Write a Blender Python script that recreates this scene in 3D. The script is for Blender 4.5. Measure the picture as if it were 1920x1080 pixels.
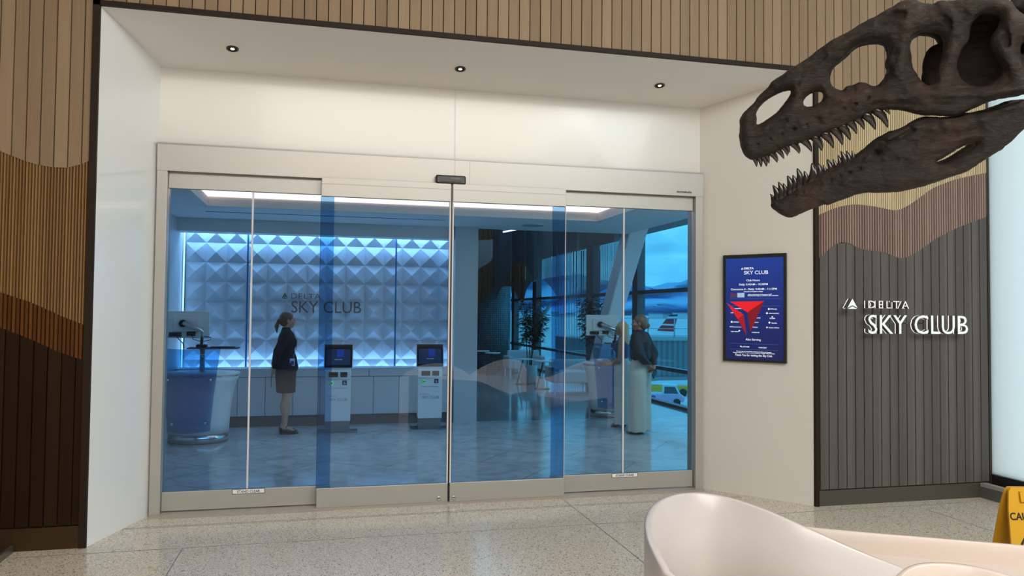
import bpy, bmesh, math, random
import numpy as np
from math import sin, cos, pi, radians, sqrt, atan2
from mathutils import Vector, Matrix
random.seed(7); RNG = np.random.RandomState(5)
for o in list(bpy.data.objects): bpy.data.objects.remove(o)
S = bpy.context.scene; COL = S.collection

# ------------------------------------------------------------------ camera
F_PX, PITCH, YAW, ROLL, EYE = 1450.0, radians(1.8835), radians(13.642), radians(.5384), 1.6
fw = Vector((sin(YAW)*cos(PITCH), cos(YAW)*cos(PITCH), sin(PITCH)))
r0 = Vector((cos(YAW), -sin(YAW), 0)); u0 = r0.cross(fw)
rt = r0*cos(ROLL) + u0*sin(ROLL); up = -r0*sin(ROLL) + u0*cos(ROLL)
CAM = Vector((0, 0, EYE))
cd = bpy.data.cameras.new('camera'); cam = bpy.data.objects.new('camera', cd); COL.objects.link(cam)
M = Matrix((rt, up, -fw)).transposed().to_4x4(); M.translation = CAM; cam.matrix_world = M
cd.sensor_width = 36; cd.lens = F_PX/1920*36; cd.clip_end = 20000; cd.clip_start = .05
S.camera = cam
def ray(x, y): return (fw*F_PX + rt*(x-960) + up*(540-y)).normalized()
def hit(x, y, p0, n):                      # where the sight line through a measured point meets a real surface
    d = ray(x, y); return CAM + d*((Vector(p0)-CAM).dot(Vector(n))/d.dot(Vector(n)))
def onY(x, y, Y): return hit(x, y, (0, Y, 0), (0, 1, 0))
def onX(x, y, X): return hit(x, y, (X, 0, 0), (1, 0, 0))
def onZ(x, y, Z=0): return hit(x, y, (0, 0, Z), (0, 0, 1))

# ------------------------------------------------------------------ world, lights, exposure
S.view_settings.view_transform = 'Standard'; S.view_settings.look = 'None'
S.view_settings.gamma = 1; S.view_settings.exposure = .10; S.view_settings.use_curve_mapping = False
S.cycles.max_bounces = 10; S.cycles.transparent_max_bounces = 24; S.cycles.diffuse_bounces = 4
S.cycles.glossy_bounces = 4; S.cycles.caustics_reflective = False; S.cycles.caustics_refractive = False
S.cycles.sample_clamp_indirect = 6
W = bpy.data.worlds.new('sky'); S.world = W; W.use_nodes = True
nt = W.node_tree; nt.nodes.clear()
def N(nt, typ, **kw):
    n = nt.nodes.new(typ)
    for k, v in kw.items():
        if k.startswith('i_'):
            key = k[2:]; key = int(key) if key.isdigit() else key.replace('_', ' ')
            n.inputs[key].default_value = v
        else: setattr(n, k, v)
    return n
def ramp(nt, stops, interp='LINEAR'):
    n = nt.nodes.new('ShaderNodeValToRGB'); cr = n.color_ramp; cr.interpolation = interp
    while len(cr.elements) < len(stops): cr.elements.new(.5)
    for e, (p, c) in zip(cr.elements, stops): e.position = p; e.color = (*c, 1) if len(c) == 3 else c
    return n
tc = N(nt, 'ShaderNodeTexCoord'); mp = N(nt, 'ShaderNodeMapping'); mp.inputs['Scale'].default_value = (1, 1, 3.2)
nz = N(nt, 'ShaderNodeTexNoise', i_Scale=7.5, i_Detail=7.0, i_Roughness=.55, i_Distortion=.5)
rp = ramp(nt, [(.30, (.38, .60, .72)), (.5, (.60, .84, .90)), (.66, (1.0, 1.10, 1.10))])
bg = N(nt, 'ShaderNodeBackground', i_Strength=1.75); wo = N(nt, 'ShaderNodeOutputWorld')
for a, b in ((tc.outputs['Generated'], mp.inputs[0]), (mp.outputs[0], nz.inputs['Vector']), (nz.outputs['Fac'], rp.inputs[0]),
             (rp.outputs[0], bg.inputs[0]), (bg.outputs[0], wo.inputs[0])): nt.links.new(a, b)
def area(name, loc, look, sx, sy, power, col=(1, 1, 1), spread=180):
    l = bpy.data.lights.new(name, 'AREA'); l.shape = 'RECTANGLE'; l.size = sx; l.size_y = sy; l.energy = power; l.color = col; l.spread = radians(spread)
    o = bpy.data.objects.new(name, l); COL.objects.link(o); o.location = loc
    o.rotation_euler = (Vector(look)-Vector(loc)).to_track_quat('-Z', 'Z').to_euler(); return o
area('daylight_concourse_side', (5.7, -.3, 5.2), (-2.2, 4.2, .4), 8.5, 2.4, 560, (.78, .94, 1.0))
area('daylight_concourse_rear', (2.2, -2.2, 6.35), (2.3, 5.2, .4), 7, 4.5, 440, (1.0, .92, .82))
area('rear_bounce_fill', (1.0, -4.0, 5.8), (1.0, -4.0, 0), 9, 6, 860, (1.0, .95, .88))  # added fill; its bounce off the unseen floor brightens the portal soffit
area('lounge_ceiling_panel', (1.2, 8.3, 3.12), (1.2, 8.3, 0), 4.4, 2.2, 34, (1.0, .84, .70))
area('lounge_warm_fill', (4.7, 7.9, 2.85), (4.4, 10.2, .8), 1.8, .5, 70, (1.0, .72, .50))  # added warm fill for the two women; no fitting is built here
area('lounge_far_ceiling', (3.4, 17, 4.5), (3.4, 17, 0), 3, 7, 130, (.9, .95, 1.0))

# ------------------------------------------------------------------ materials
MAT = {}
def newmat(name):
    m = bpy.data.materials.new(name); m.use_nodes = True; MAT[name] = m
    return m, m.node_tree, m.node_tree.nodes['Principled BSDF']
def mat(name, col, rough=.5, metal=0, spec=.5, emit=None, es=0, bump=None, coat=0, vary=None):
    if name in MAT: return MAT[name]
    m, t, b = newmat(name)
    b.inputs['Base Color'].default_value = (*col, 1); b.inputs['Roughness'].default_value = rough
    b.inputs['Metallic'].default_value = metal; b.inputs['Specular IOR Level'].default_value = spec
    b.inputs['Coat Weight'].default_value = coat
    if emit: b.inputs['Emission Color'].default_value = (*emit, 1); b.inputs['Emission Strength'].default_value = es
    g = None
    if bump or vary: g = N(t, 'ShaderNodeTexCoord')
    if bump:
        sc, st = bump; nn = N(t, 'ShaderNodeTexNoise', i_Scale=sc, i_Detail=6.0); bb = N(t, 'ShaderNodeBump', i_Strength=st, i_Distance=.01)
        t.links.new(g.outputs['Object'], nn.inputs['Vector']); t.links.new(nn.outputs['Fac'], bb.inputs['Height']); t.links.new(bb.outputs[0], b.inputs['Normal'])
    if vary:
        sc, amt = vary; nn = N(t, 'ShaderNodeTexNoise', i_Scale=sc, i_Detail=5.0)
        lo = tuple(c*(1-amt) for c in col); hi = tuple(min(1, c*(1+amt)) for c in col); r = ramp(t, [(.3, lo), (.7, hi)])
        t.links.new(g.outputs['Object'], nn.inputs['Vector']); t.links.new(nn.outputs['Fac'], r.inputs[0]); t.links.new(r.outputs[0], b.inputs['Base Color'])
    return m
def glass(name, tint, f0=.045, rough=0):
    m = bpy.data.materials.new(name); m.use_nodes = True; t = m.node_tree; t.nodes.clear(); MAT[name] = m
    o = N(t, 'ShaderNodeOutputMaterial'); mx = N(t, 'ShaderNodeMixShader'); tr = N(t, 'ShaderNodeBsdfTransparent'); gl = N(t, 'ShaderNodeBsdfGlossy')
    tr.inputs[0].default_value = (*[sqrt(c) for c in tint], 1); gl.inputs['Roughness'].default_value = rough
    lw = N(t, 'ShaderNodeLayerWeight', i_Blend=.5); p = N(t, 'ShaderNodeMath', operation='POWER'); p.inputs[1].default_value = 5
    a = N(t, 'ShaderNodeMath', operation='MULTIPLY_ADD'); a.inputs[1].default_value = 1-f0; a.inputs[2].default_value = f0
    t.links.new(lw.outputs['Facing'], p.inputs[0]); t.links.new(p.outputs[0], a.inputs[0]); t.links.new(a.outputs[0], mx.inputs[0])
    t.links.new(tr.outputs[0], mx.inputs[1]); t.links.new(gl.outputs[0], mx.inputs[2]); t.links.new(mx.outputs[0], o.inputs[0]); return m
def wood(name, c1, c2, pitch, rough=.45, x0=0.0, grain=26):
    """vertical boards: per-board tone from the board's number, stretched grain inside each board"""
    m, t, b = newmat(name)
    g = N(t, 'ShaderNodeNewGeometry'); sp = N(t, 'ShaderNodeSeparateXYZ'); t.links.new(g.outputs['Position'], sp.inputs[0])
    s = N(t, 'ShaderNodeMath', operation='SUBTRACT'); s.inputs[1].default_value = x0; t.links.new(sp.outputs['X'], s.inputs[0])
    d = N(t, 'ShaderNodeMath', operation='DIVIDE'); d.inputs[1].default_value = pitch; t.links.new(s.outputs[0], d.inputs[0])
    f = N(t, 'ShaderNodeMath', operation='FLOOR'); t.links.new(d.outputs[0], f.inputs[0])
    wn = N(t, 'ShaderNodeTexWhiteNoise', noise_dimensions='1D'); t.links.new(f.outputs[0], wn.inputs['W'])
    mp = N(t, 'ShaderNodeMapping'); mp.inputs['Scale'].default_value = (grain, 8, 1.1); t.links.new(g.outputs['Position'], mp.inputs[0])
    off = N(t, 'ShaderNodeCombineXYZ'); ml = N(t, 'ShaderNodeMath', operation='MULTIPLY'); ml.inputs[1].default_value = 37.7
    t.links.new(wn.outputs['Value'], ml.inputs[0]); t.links.new(ml.outputs[0], off.inputs['Z']); t.links.new(off.outputs[0], mp.inputs['Location'])
    nn = N(t, 'ShaderNodeTexNoise', i_Scale=1.4, i_Detail=6.0, i_Roughness=.6, i_Distortion=.8); t.links.new(mp.outputs[0], nn.inputs['Vector'])
    mm = N(t, 'ShaderNodeMath', operation='MULTIPLY_ADD'); mm.inputs[1].default_value = .5; t.links.new(wn.outputs['Value'], mm.inputs[0])
    m2 = N(t, 'ShaderNodeMath', operation='MULTIPLY'); m2.inputs[1].default_value = .55; t.links.new(nn.outputs['Fac'], m2.inputs[0]); t.links.new(m2.outputs[0], mm.inputs[2])
    r = ramp(t, [(.15, c1), (.85, c2)]); t.links.new(mm.outputs[0], r.inputs[0]); t.links.new(r.outputs[0], b.inputs['Base Color'])
    b.inputs['Roughness'].default_value = rough; b.inputs['Specular IOR Level'].default_value = .12
    bb = N(t, 'ShaderNodeBump', i_Strength=.15, i_Distance=.003); t.links.new(nn.outputs['Fac'], bb.inputs['Height']); t.links.new(bb.outputs[0], b.inputs['Normal'])
    return m
def terrazzo():
    m, t, b = newmat('terrazzo'); g = N(t, 'ShaderNodeNewGeometry')
    v = N(t, 'ShaderNodeTexVoronoi', i_Scale=250.0); t.links.new(g.outputs['Position'], v.inputs['Vector'])
    v2 = N(t, 'ShaderNodeTexVoronoi', i_Scale=150.0); t.links.new(g.outputs['Position'], v2.inputs['Vector'])
    sp = N(t, 'ShaderNodeSeparateColor'); t.links.new(v.outputs['Color'], sp.inputs[0])
    r = ramp(t, [(0, (.16, .145, .13)), (.06, (.34, .30, .25)), (.15, (.50, .435, .35)), (.34, (.60, .53, .435)), (.72, (.67, .595, .49)), (.93, (.78, .71, .62))], 'CONSTANT'); t.links.new(sp.outputs[0], r.inputs[0])
    sp2 = N(t, 'ShaderNodeSeparateColor'); t.links.new(v2.outputs['Color'], sp2.inputs[0])
    r2 = ramp(t, [(0, (.12, .12, .12)), (.02, (.35, .34, .32)), (.04, (1, 1, 1))], 'CONSTANT'); t.links.new(sp2.outputs[1], r2.inputs[0])
    mx = N(t, 'ShaderNodeMix', data_type='RGBA', blend_type='MULTIPLY'); mx.inputs[0].default_value = 1
    t.links.new(r.outputs[0], mx.inputs[6]); t.links.new(r2.outputs[0], mx.inputs[7]); t.links.new(mx.outputs[2], b.inputs['Base Color'])
    b.inputs['Roughness'].default_value = .16; b.inputs['Specular IOR Level'].default_value = .45; return m
def marble():
    m, t, b = newmat('marble_tile'); g = N(t, 'ShaderNodeNewGeometry')
    n0 = N(t, 'ShaderNodeTexNoise', i_Scale=1.5, i_Detail=4.0); t.links.new(g.outputs['Position'], n0.inputs['Vector'])
    mxv = N(t, 'ShaderNodeMix', data_type='VECTOR'); mxv.inputs[0].default_value = .45; t.links.new(g.outputs['Position'], mxv.inputs[4]); t.links.new(n0.outputs['Color'], mxv.inputs[5])
    v = N(t, 'ShaderNodeTexVoronoi', feature='DISTANCE_TO_EDGE', i_Scale=5.5); t.links.new(mxv.outputs[1], v.inputs['Vector'])
    r = ramp(t, [(0, (.46, .46, .47)), (.02, (.54, .54, .55)), (.10, (.60, .60, .60))]); t.links.new(v.outputs['Distance'], r.inputs[0])
    n1 = N(t, 'ShaderNodeTexNoise', i_Scale=2.2, i_Detail=6.0, i_Distortion=1.5); t.links.new(g.outputs['Position'], n1.inputs['Vector'])
    r1 = ramp(t, [(.3, (.72, .72, .74)), (.6, (1, 1, 1))]); t.links.new(n1.outputs['Fac'], r1.inputs[0])
    mp = N(t, 'ShaderNodeMapping'); mp.inputs['Rotation'].default_value = (0, 0, radians(38)); t.links.new(g.outputs['Position'], mp.inputs[0])
    bk = N(t, 'ShaderNodeTexBrick', i_Scale=1.0, i_Mortar_Size=.006, i_Brick_Width=1.5, i_Row_Height=.75); t.links.new(mp.outputs[0], bk.inputs['Vector'])
    bk.inputs['Color1'].default_value = bk.inputs['Color2'].default_value = (1, 1, 1, 1); bk.inputs['Mortar'].default_value = (.45, .45, .45, 1)
    m1 = N(t, 'ShaderNodeMix', data_type='RGBA', blend_type='MULTIPLY'); m1.inputs[0].default_value = 1; t.links.new(r.outputs[0], m1.inputs[6]); t.links.new(r1.outputs[0], m1.inputs[7])
    m2 = N(t, 'ShaderNodeMix', data_type='RGBA', blend_type='MULTIPLY'); m2.inputs[0].default_value = 1; t.links.new(m1.outputs[2], m2.inputs[6]); t.links.new(bk.outputs['Color'], m2.inputs[7])
    t.links.new(m2.outputs[2], b.inputs['Base Color']); b.inputs['Roughness'].default_value = .13; return m
def bone():
    m, t, b = newmat('dark_bone'); g = N(t, 'ShaderNodeTexCoord')
    n1 = N(t, 'ShaderNodeTexNoise', i_Scale=9.0, i_Detail=8.0, i_Roughness=.65); t.links.new(g.outputs['Object'], n1.inputs['Vector'])
    r = ramp(t, [(.30, (.006, .0036, .0026)), (.55, (.018, .0105, .0072)), (.78, (.060, .036, .024))]); t.links.new(n1.outputs['Fac'], r.inputs[0]); t.links.new(r.outputs[0], b.inputs['Base Color'])
    mp = N(t, 'ShaderNodeMapping'); mp.inputs['Scale'].default_value = (1, 2.4, 2.4); t.links.new(g.outputs['Object'], mp.inputs[0])
    n2 = N(t, 'ShaderNodeTexNoise', i_Scale=38.0, i_Detail=9.0, i_Roughness=.7, i_Distortion=.6); t.links.new(mp.outputs[0], n2.inputs['Vector'])
    bb = N(t, 'ShaderNodeBump', i_Strength=1.0, i_Distance=.008); t.links.new(n2.outputs['Fac'], bb.inputs['Height']); t.links.new(bb.outputs[0], b.inputs['Normal'])
    b.inputs['Roughness'].default_value = .45; b.inputs['Specular IOR Level'].default_value = .35; return m
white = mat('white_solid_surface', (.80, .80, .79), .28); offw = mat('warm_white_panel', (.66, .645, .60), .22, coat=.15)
alu = mat('brushed_aluminium', (.43, .415, .385), .38, .35); alu_d = mat('dark_aluminium', (.30, .29, .28), .4, .5)  # alu_d is a plain darker aluminium, used on many parts
steel = mat('polished_steel', (.62, .63, .64), .18, 1); black = mat('black_plastic', (.012, .012, .013), .35)
bronze = mat('dark_bronze', (.045, .036, .030), .4, .5); bronze_g = mat('grey_bronze_base', (.085, .080, .065), .4, .4)
brown_base = mat('brown_bronze_base', (.05, .026, .010), .35, .4)
g_door = glass('blue_tinted_glass', (.25, .50, .76), .042); g_win = glass('window_glass', (.34, .90, 1.0), .03)
g_blue = glass('blue_acrylic', (.05, .26, .50), .05)
acry_blue = mat('blue_acrylic_sheet', (.03, .22, .50), .15); acry_light = mat('light_blue_acrylic', (.22, .42, .60), .2)
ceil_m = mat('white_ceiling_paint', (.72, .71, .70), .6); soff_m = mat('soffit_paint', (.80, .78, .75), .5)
floor2 = mat('polished_grey_floor', (.26, .27, .28), .1); cab_m = mat('pale_grey_laminate', (.60, .62, .64), .4)
toe = mat('dark_toekick', (.14, .14, .15), .4); dark_in = mat('dark_grey_interior', (.10, .10, .11), .7)
plast = mat('warm_tinted_white_shell', (.62, .525, .465), .25, coat=.12); plast_in = mat('greyer_shell_inside', (.545, .505, .49), .25, coat=.12)  # white plastic; warm glow put into the peach colour, the second greyer
terr = terrazzo(); marb = marble(); bone_m = bone()
wood_top = wood('light_oak_boards', (.205, .140, .085), (.31, .220, .140), .085)
wood_sl = wood('golden_oak_slats', (.17, .088, .032), (.30, .170, .068), .019); wood_md = wood('chestnut_slats', (.060, .021, .006), (.12, .045, .012), .0255)
wood_dk = wood('dark_walnut_boards', (.014, .0065, .002), (.028, .013, .0045), .085)
wood_slR = wood('lit_beige_slats', (.52, .42, .26), (.66, .56, .37), .019); wood_mdR = wood('lit_mauve_slats', (.19, .130, .110), (.31, .22, .185), .0255)  # right-hand woods lightened to hold the stronger light on that side
wood_dkR = wood('charcoal_boards', (.075, .068, .063), (.115, .105, .098), .0865)
wood_cur = wood('walnut_ceiling_ribs', (.05, .022, .010), (.12, .055, .025), .06)
groove = mat('groove_backing', (.02, .014, .010), .8)
skin = mat('skin', (.55, .30, .21), .45, spec=.4); skin2 = mat('tanned_skin', (.40, .20, .13), .45)
hair_b = mat('brown_blonde_hair', (.13, .07, .035), .4, bump=(60, .5)); hair_y = mat('blonde_hair', (.50, .35, .18), .4, bump=(60, .5)); hair_g = mat('ash_blonde_hair', (.17, .11, .06), .4, bump=(60, .5))
navy = mat('navy_wool', (.004, .005, .014), .85); skirt_m = mat('dark_grey_skirt_cloth', (.018, .022, .030), .85); navy2 = mat('navy_satin', (.006, .008, .017), .65); blue_top = mat('blue_knit', (.02, .06, .15), .7)
cream = mat('cream_trouser_cloth', (.66, .60, .50), .8); trim_m = mat('dark_brown_trim', (.020, .012, .007), .55, spec=.15); shoe_k = mat('black_leather', (.01, .01, .01), .35); shoe_t = mat('taupe_leather', (.24, .20, .16), .5); shoe_n = mat('teal_black_leather', (.03, .04, .05), .4)
eye_m = mat('eye_dark', (.03, .02, .015), .2); lip_m = mat('lip', (.40, .12, .10), .4)

# ------------------------------------------------------------------ object helpers
def link(name, me, m=None, parent=None, smooth=False, loc=None):
    if m is not None:
        for mm in (m if isinstance(m, (list, tuple)) else [m]): me.materials.append(mm)
    if smooth: me.polygons.foreach_set('use_smooth', [True]*len(me.polygons)); me.update()
    o = bpy.data.objects.new(name, me); COL.objects.link(o)
    if parent: o.parent = parent
    if loc is not None: o.location = loc
    return o
def thing(name, label=None, cat=None, loc=(0, 0, 0), rz=0, group=None, kind=None):
    o = bpy.data.objects.new(name, None); o.empty_display_size = .1; COL.objects.link(o); o.location = loc; o.rotation_euler = (0, 0, rz)
    return tag(o, label, cat, group, kind)
def tag(o, label=None, cat=None, group=None, kind=None):
    if label: o['label'] = label
    if cat: o['category'] = cat
    if group: o['group'] = group
    if kind: o['kind'] = kind
    return o
class MB:
    def __init__(s): s.v = []; s.f = []; s.mi = []
    def add(s, vs, fs, mi=0):
        b = len(s.v); s.v += [tuple(v) for v in vs]; s.f += [tuple(b+i for i in f) for f in fs]; s.mi += [mi]*len(fs); return s
    def box(s, x0, x1, y0, y1, z0, z1, mi=0, T=None):
        vs = [Vector((x, y, z)) for z in (z0, z1) for y in (y0, y1) for x in (x0, x1)]
        if T: vs = [T @ v for v in vs]
        return s.add(vs, [(0, 2, 3, 1), (4, 5, 7, 6), (0, 1, 5, 4), (2, 6, 7, 3), (0, 4, 6, 2), (1, 3, 7, 5)], mi)
    def prism(s, pts, n, mi=0):              # closed outline of 3-D points pushed by vector n
        k = len(pts); a = [Vector(p) for p in pts]; b = [p+Vector(n) for p in a]
        return s.add(a+b, [tuple(range(k))[::-1], tuple(range(k, 2*k))]+[(i, (i+1) % k, k+(i+1) % k, k+i) for i in range(k)], mi)
    def tube(s, pts, r, seg=10, mi=0, cap=True):
        pts = [Vector(p) for p in pts]; rs = r if isinstance(r, (list, tuple)) else [r]*len(pts); vs = []; n = len(pts); pa = None
        for i, p in enumerate(pts):
            d = (pts[min(i+1, n-1)]-pts[max(i-1, 0)]).normalized()
            a = pa - d*pa.dot(d) if pa is not None else d.orthogonal()
            if a.length < 1e-6: a = d.orthogonal()
            a.normalize(); pa = a; b = d.cross(a)
            vs += [p + (a*cos(2*pi*k/seg)+b*sin(2*pi*k/seg))*rs[i] for k in range(seg)]
        fs = [(i*seg+k, i*seg+(k+1) % seg, (i+1)*seg+(k+1) % seg, (i+1)*seg+k) for i in range(n-1) for k in range(seg)]
        if cap: fs += [tuple(range(seg))[::-1], tuple((n-1)*seg+k for k in range(seg))]
        return s.add(vs, fs, mi)
    def lathe(s, prof, seg=40, cx=0, cy=0, sx=1, sy=1, mi=0, cap=True):
        vs = [(cx+r*sx*cos(2*pi*k/seg), cy+r*sy*sin(2*pi*k/seg), z) for r, z in prof for k in range(seg)]; n = len(prof)
        fs = [(i*seg+k, i*seg+(k+1) % seg, (i+1)*seg+(k+1) % seg, (i+1)*seg+k) for i in range(n-1) for k in range(seg)]
        if cap: fs += [tuple(range(seg))[::-1], tuple((n-1)*seg+k for k in range(seg))]
        return s.add(vs, fs, mi)
    def me(s, name):
        m = bpy.data.meshes.new(name); m.from_pydata(s.v, [], s.f); m.polygons.foreach_set('material_index', s.mi); m.update(); return m
    def obj(s, name, m, parent=None, smooth=False, loc=None, bevel=0, fix=True):
        me = s.me(name)
        if fix or bevel:
            bm = bmesh.new(); bm.from_mesh(me); bmesh.ops.recalc_face_normals(bm, faces=bm.faces); bm.to_mesh(me); bm.free()
        o = link(name, me, m, parent, smooth, loc)
        if bevel:
            b = o.modifiers.new('bevel', 'BEVEL'); b.width = bevel; b.segments = 2; b.limit_method = 'ANGLE'
        return o
def box(name, x0, x1, y0, y1, z0, z1, m, parent=None, bevel=0): return MB().box(x0, x1, y0, y1, z0, z1).obj(name, m, parent, bevel=bevel)
def struct(o): o['kind'] = 'structure'; return o
def text(name, s, h, m, parent=None, ext=.002, mw=None, align='LEFT', bold=0, width=None, space=1.0):
    """raised lettering in the XY plane, cap height h; mw places it"""
    c = bpy.data.curves.new(name, 'FONT'); c.body = s; c.size = h/.73; c.extrude = ext; c.align_x = align; c.offset = bold; c.space_character = space; c.resolution_u = 3
    o = bpy.data.objects.new('tmp', c); COL.objects.link(o); dg = bpy.context.evaluated_depsgraph_get(); dg.update()
    me = bpy.data.meshes.new_from_object(o.evaluated_get(dg)); bpy.data.objects.remove(o); bpy.data.curves.remove(c)
    if width:
        xs = [v.co.x for v in me.vertices]; w = max(xs)-min(xs); k = width/w; mid = min(xs) if align == 'LEFT' else (0 if align == 'CENTER' else max(xs))
        for v in me.vertices: v.co.x = (v.co.x-mid)*k + (0 if align == 'LEFT' else mid)
    if mw is not None: me.transform(mw)
    me.materials.clear(); return link(name, me, m, parent)
def frame(o, x, z):                             # matrix whose X axis is x, Y axis is z, Z axis is outward normal
    x = Vector(x).normalized(); z = Vector(z).normalized(); n = x.cross(z)
    m = Matrix((x, z, n)).transposed().to_4x4(); m.translation = Vector(o); return m
def dup(o, loc=None, rz=None, label=None, parent=None):
    c = o.copy(); COL.objects.link(c); c.parent = parent
    if loc is not None: c.location = loc
    if rz is not None: c.rotation_euler = (0, 0, rz)
    if label: c['label'] = label
    for ch in [q for q in bpy.data.objects if q.parent == o]: dup(ch, parent=c)
    return c

# ------------------------------------------------------------------ implicit surfaces (for people and the skull)
def surface_nets(Fd, org, h):
    nx, ny, nz = Fd.shape; s = Fd < 0
    c = np.zeros((nx-1, ny-1, nz-1), np.int8)
    for i in (0, 1):
        for j in (0, 1):
            for k in (0, 1): c += s[i:nx-1+i, j:ny-1+j, k:nz-1+k]
    act = (c > 0) & (c < 8); idx = -np.ones(act.shape, np.int64); P = np.argwhere(act); idx[act] = np.arange(len(P))
    acc = np.zeros((len(P), 3)); cnt = np.zeros(len(P)); x, y, z = P.T
    corners = [(i, j, k) for i in (0, 1) for j in (0, 1) for k in (0, 1)]
    for a in corners:
        for ax in range(3):
            if a[ax] == 0:
                b = list(a); b[ax] = 1
                fa = Fd[x+a[0], y+a[1], z+a[2]]; fb = Fd[x+b[0], y+b[1], z+b[2]]; mk = (fa < 0) != (fb < 0)
                t = np.where(mk, fa/np.where(mk, fa-fb, 1), 0)
                for d in range(3): acc[:, d] += np.where(mk, a[d] + (t if d == ax else 0), 0)
                cnt += mk
    V = (P + acc/cnt[:, None])*h + np.array(org); Q = []
    for ax in range(3):
        sl = [slice(1, -1)]*3; sl[ax] = slice(0, -1); s0 = s[tuple(sl)]
        sl2 = [slice(1, -1)]*3; sl2[ax] = slice(1, None); s1 = s[tuple(sl2)]
        E = np.argwhere(s0 != s1)
        if not len(E): continue
        inside = s0[tuple(E.T)]; off = [1, 1, 1]; off[ax] = 0; E = E + np.array(off)
        u, v = [(1, 2), (2, 0), (0, 1)][ax]; du = np.zeros(3, int); du[u] = 1; dv = np.zeros(3, int); dv[v] = 1
        q = [idx[tuple((E-du-dv).T)], idx[tuple((E-dv).T)], idx[tuple(E.T)], idx[tuple((E-du).T)]]
        q = np.stack(q, 1); q[~inside] = q[~inside][:, ::-1]; Q.append(q)
    return V, np.concatenate(Q)
def sdf_obj(name, Fd, org, h, m, parent=None, smooth=True):
    V, Q = surface_nets(Fd, org, h); Q = Q[(Q >= 0).all(1)]
    me = bpy.data.meshes.new(name); me.vertices.add(len(V)); me.vertices.foreach_set('co', V.ravel()); me.loops.add(len(Q)*4); me.loops.foreach_set('vertex_index', Q.ravel())
    me.polygons.add(len(Q)); me.polygons.foreach_set('loop_start', np.arange(len(Q))*4); me.polygons.foreach_set('loop_total', np.full(len(Q), 4)); me.update(calc_edges=True); me.validate()
    return link(name, me, m, parent, smooth)
class SDF:
    def __init__(s, lo, hi, h):
        s.lo = np.array(lo, float); s.h = h; n = np.ceil((np.array(hi)-s.lo)/h).astype(int)+1; s.n = n; s.F = np.full(n, .3, np.float32)
    def sub(s, lo, hi):
        a = np.clip(np.floor((np.array(lo)-s.lo)/s.h).astype(int), 0, s.n-1); b = np.clip(np.ceil((np.array(hi)-s.lo)/s.h).astype(int)+1, 1, s.n)
        if (b <= a).any(): return None
        g = [s.lo[i]+np.arange(a[i], b[i])*s.h for i in range(3)]
        return tuple(slice(a[i], b[i]) for i in range(3)), g[0][:, None, None], g[1][None, :, None], g[2][None, None, :]
    def mix(s, sl, d, k, op):
        A = s.F[sl]
        if op == 'u':
            if k > 0: hh = np.clip(.5+.5*(A-d)/k, 0, 1); s.F[sl] = A*(1-hh)+d*hh-k*hh*(1-hh)
            else: s.F[sl] = np.minimum(A, d)
        else:
            if k > 0: hh = np.clip(.5-.5*(A+d)/k, 0, 1); s.F[sl] = A*(1-hh)-d*hh+k*hh*(1-hh)
            else: s.F[sl] = np.maximum(A, -d)
    def cap(s, a, b, ra, rb=None, k=.02, op='u', flat=None):
        rb = ra if rb is None else rb; a = np.array(a, float); b = np.array(b, float); m = max(ra, rb)+k+.03
        q = s.sub(np.minimum(a, b)-m, np.maximum(a, b)+m)
        if q is None: return s
        sl, X, Y, Z = q; d = b-a; L = max(d@d, 1e-9)
        t = np.clip(((X-a[0])*d[0]+(Y-a[1])*d[1]+(Z-a[2])*d[2])/L, 0, 1)
        px, py, pz = X-a[0]-t*d[0], Y-a[1]-t*d[1], Z-a[2]-t*d[2]
        if flat is not None: px, py, pz = px/flat[0], py/flat[1], pz/flat[2]
        s.mix(sl, np.sqrt(px*px+py*py+pz*pz)-(ra+(rb-ra)*t), k, op); return s
    def ell(s, c, r, k=.02, op='u', rot=None):
        c = np.array(c, float); r = np.array(r, float); m = r.max()+k+.03; q = s.sub(c-m, c+m)
        if q is None: return s
        sl, X, Y, Z = q; x, y, z = X-c[0], Y-c[1], Z-c[2]
        if rot is not None:
            R = np.array(rot); x, y, z = R[0, 0]*x+R[1, 0]*y+R[2, 0]*z, R[0, 1]*x+R[1, 1]*y+R[2, 1]*z, R[0, 2]*x+R[1, 2]*y+R[2, 2]*z
        k0 = np.sqrt((x/r[0])**2+(y/r[1])**2+(z/r[2])**2); k1 = np.sqrt((x/r[0]**2)**2+(y/r[1]**2)**2+(z/r[2]**2)**2)
        s.mix(sl, k0*(k0-1)/np.maximum(k1, 1e-6), k, op); return s
    def slabz(s, z0, z1):                       # keep only between two heights
        z = s.lo[2]+np.arange(s.n[2])*s.h; d = np.maximum(z0-z, z-z1)[None, None, :]; s.F = np.maximum(s.F, d.astype(np.float32)); return s
    def obj(s, name, m, parent=None): return sdf_obj(name, s.F, s.lo, s.h, m, parent)

# ------------------------------------------------------------------ concourse shell and the portal
YF, YD, X1, X2, X3, X4, X5, ZT, ZB, ZC = 5.79, 6.595, -1.527, 4.044, 5.82, -1.294, 3.403, 3.69, 2.923, 3.54
FX = 5.97                                                     # facade plane of hall and lounge
tag(MB().box(-9, FX+.3, -9, YD+.2, -.2, 0).obj('floor', terr), 'polished beige terrazzo floor of the hall', kind='structure')
tag(MB().box(-9, FX+.3, -9, YF, 6.6, 6.8).obj('ceiling', ceil_m), 'hall ceiling', kind='structure')
tag(MB().box(-9, FX, -9.2, -9, 0, 6.6).obj('wall_rear', mat('hall_rear_wall', (.07, .065, .06), .6)), kind='structure')
tag(MB().box(-9.2, -9, -9, YF, 0, 6.6).obj('wall_far_left', mat('hall_side_wall', (.50, .42, .33), .6)), kind='structure')
def curve_on_wall(pts): 
    q = [onY(x, y, YF) for x, y in pts]; return [p.x for p in q], [p.z for p in q]
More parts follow.
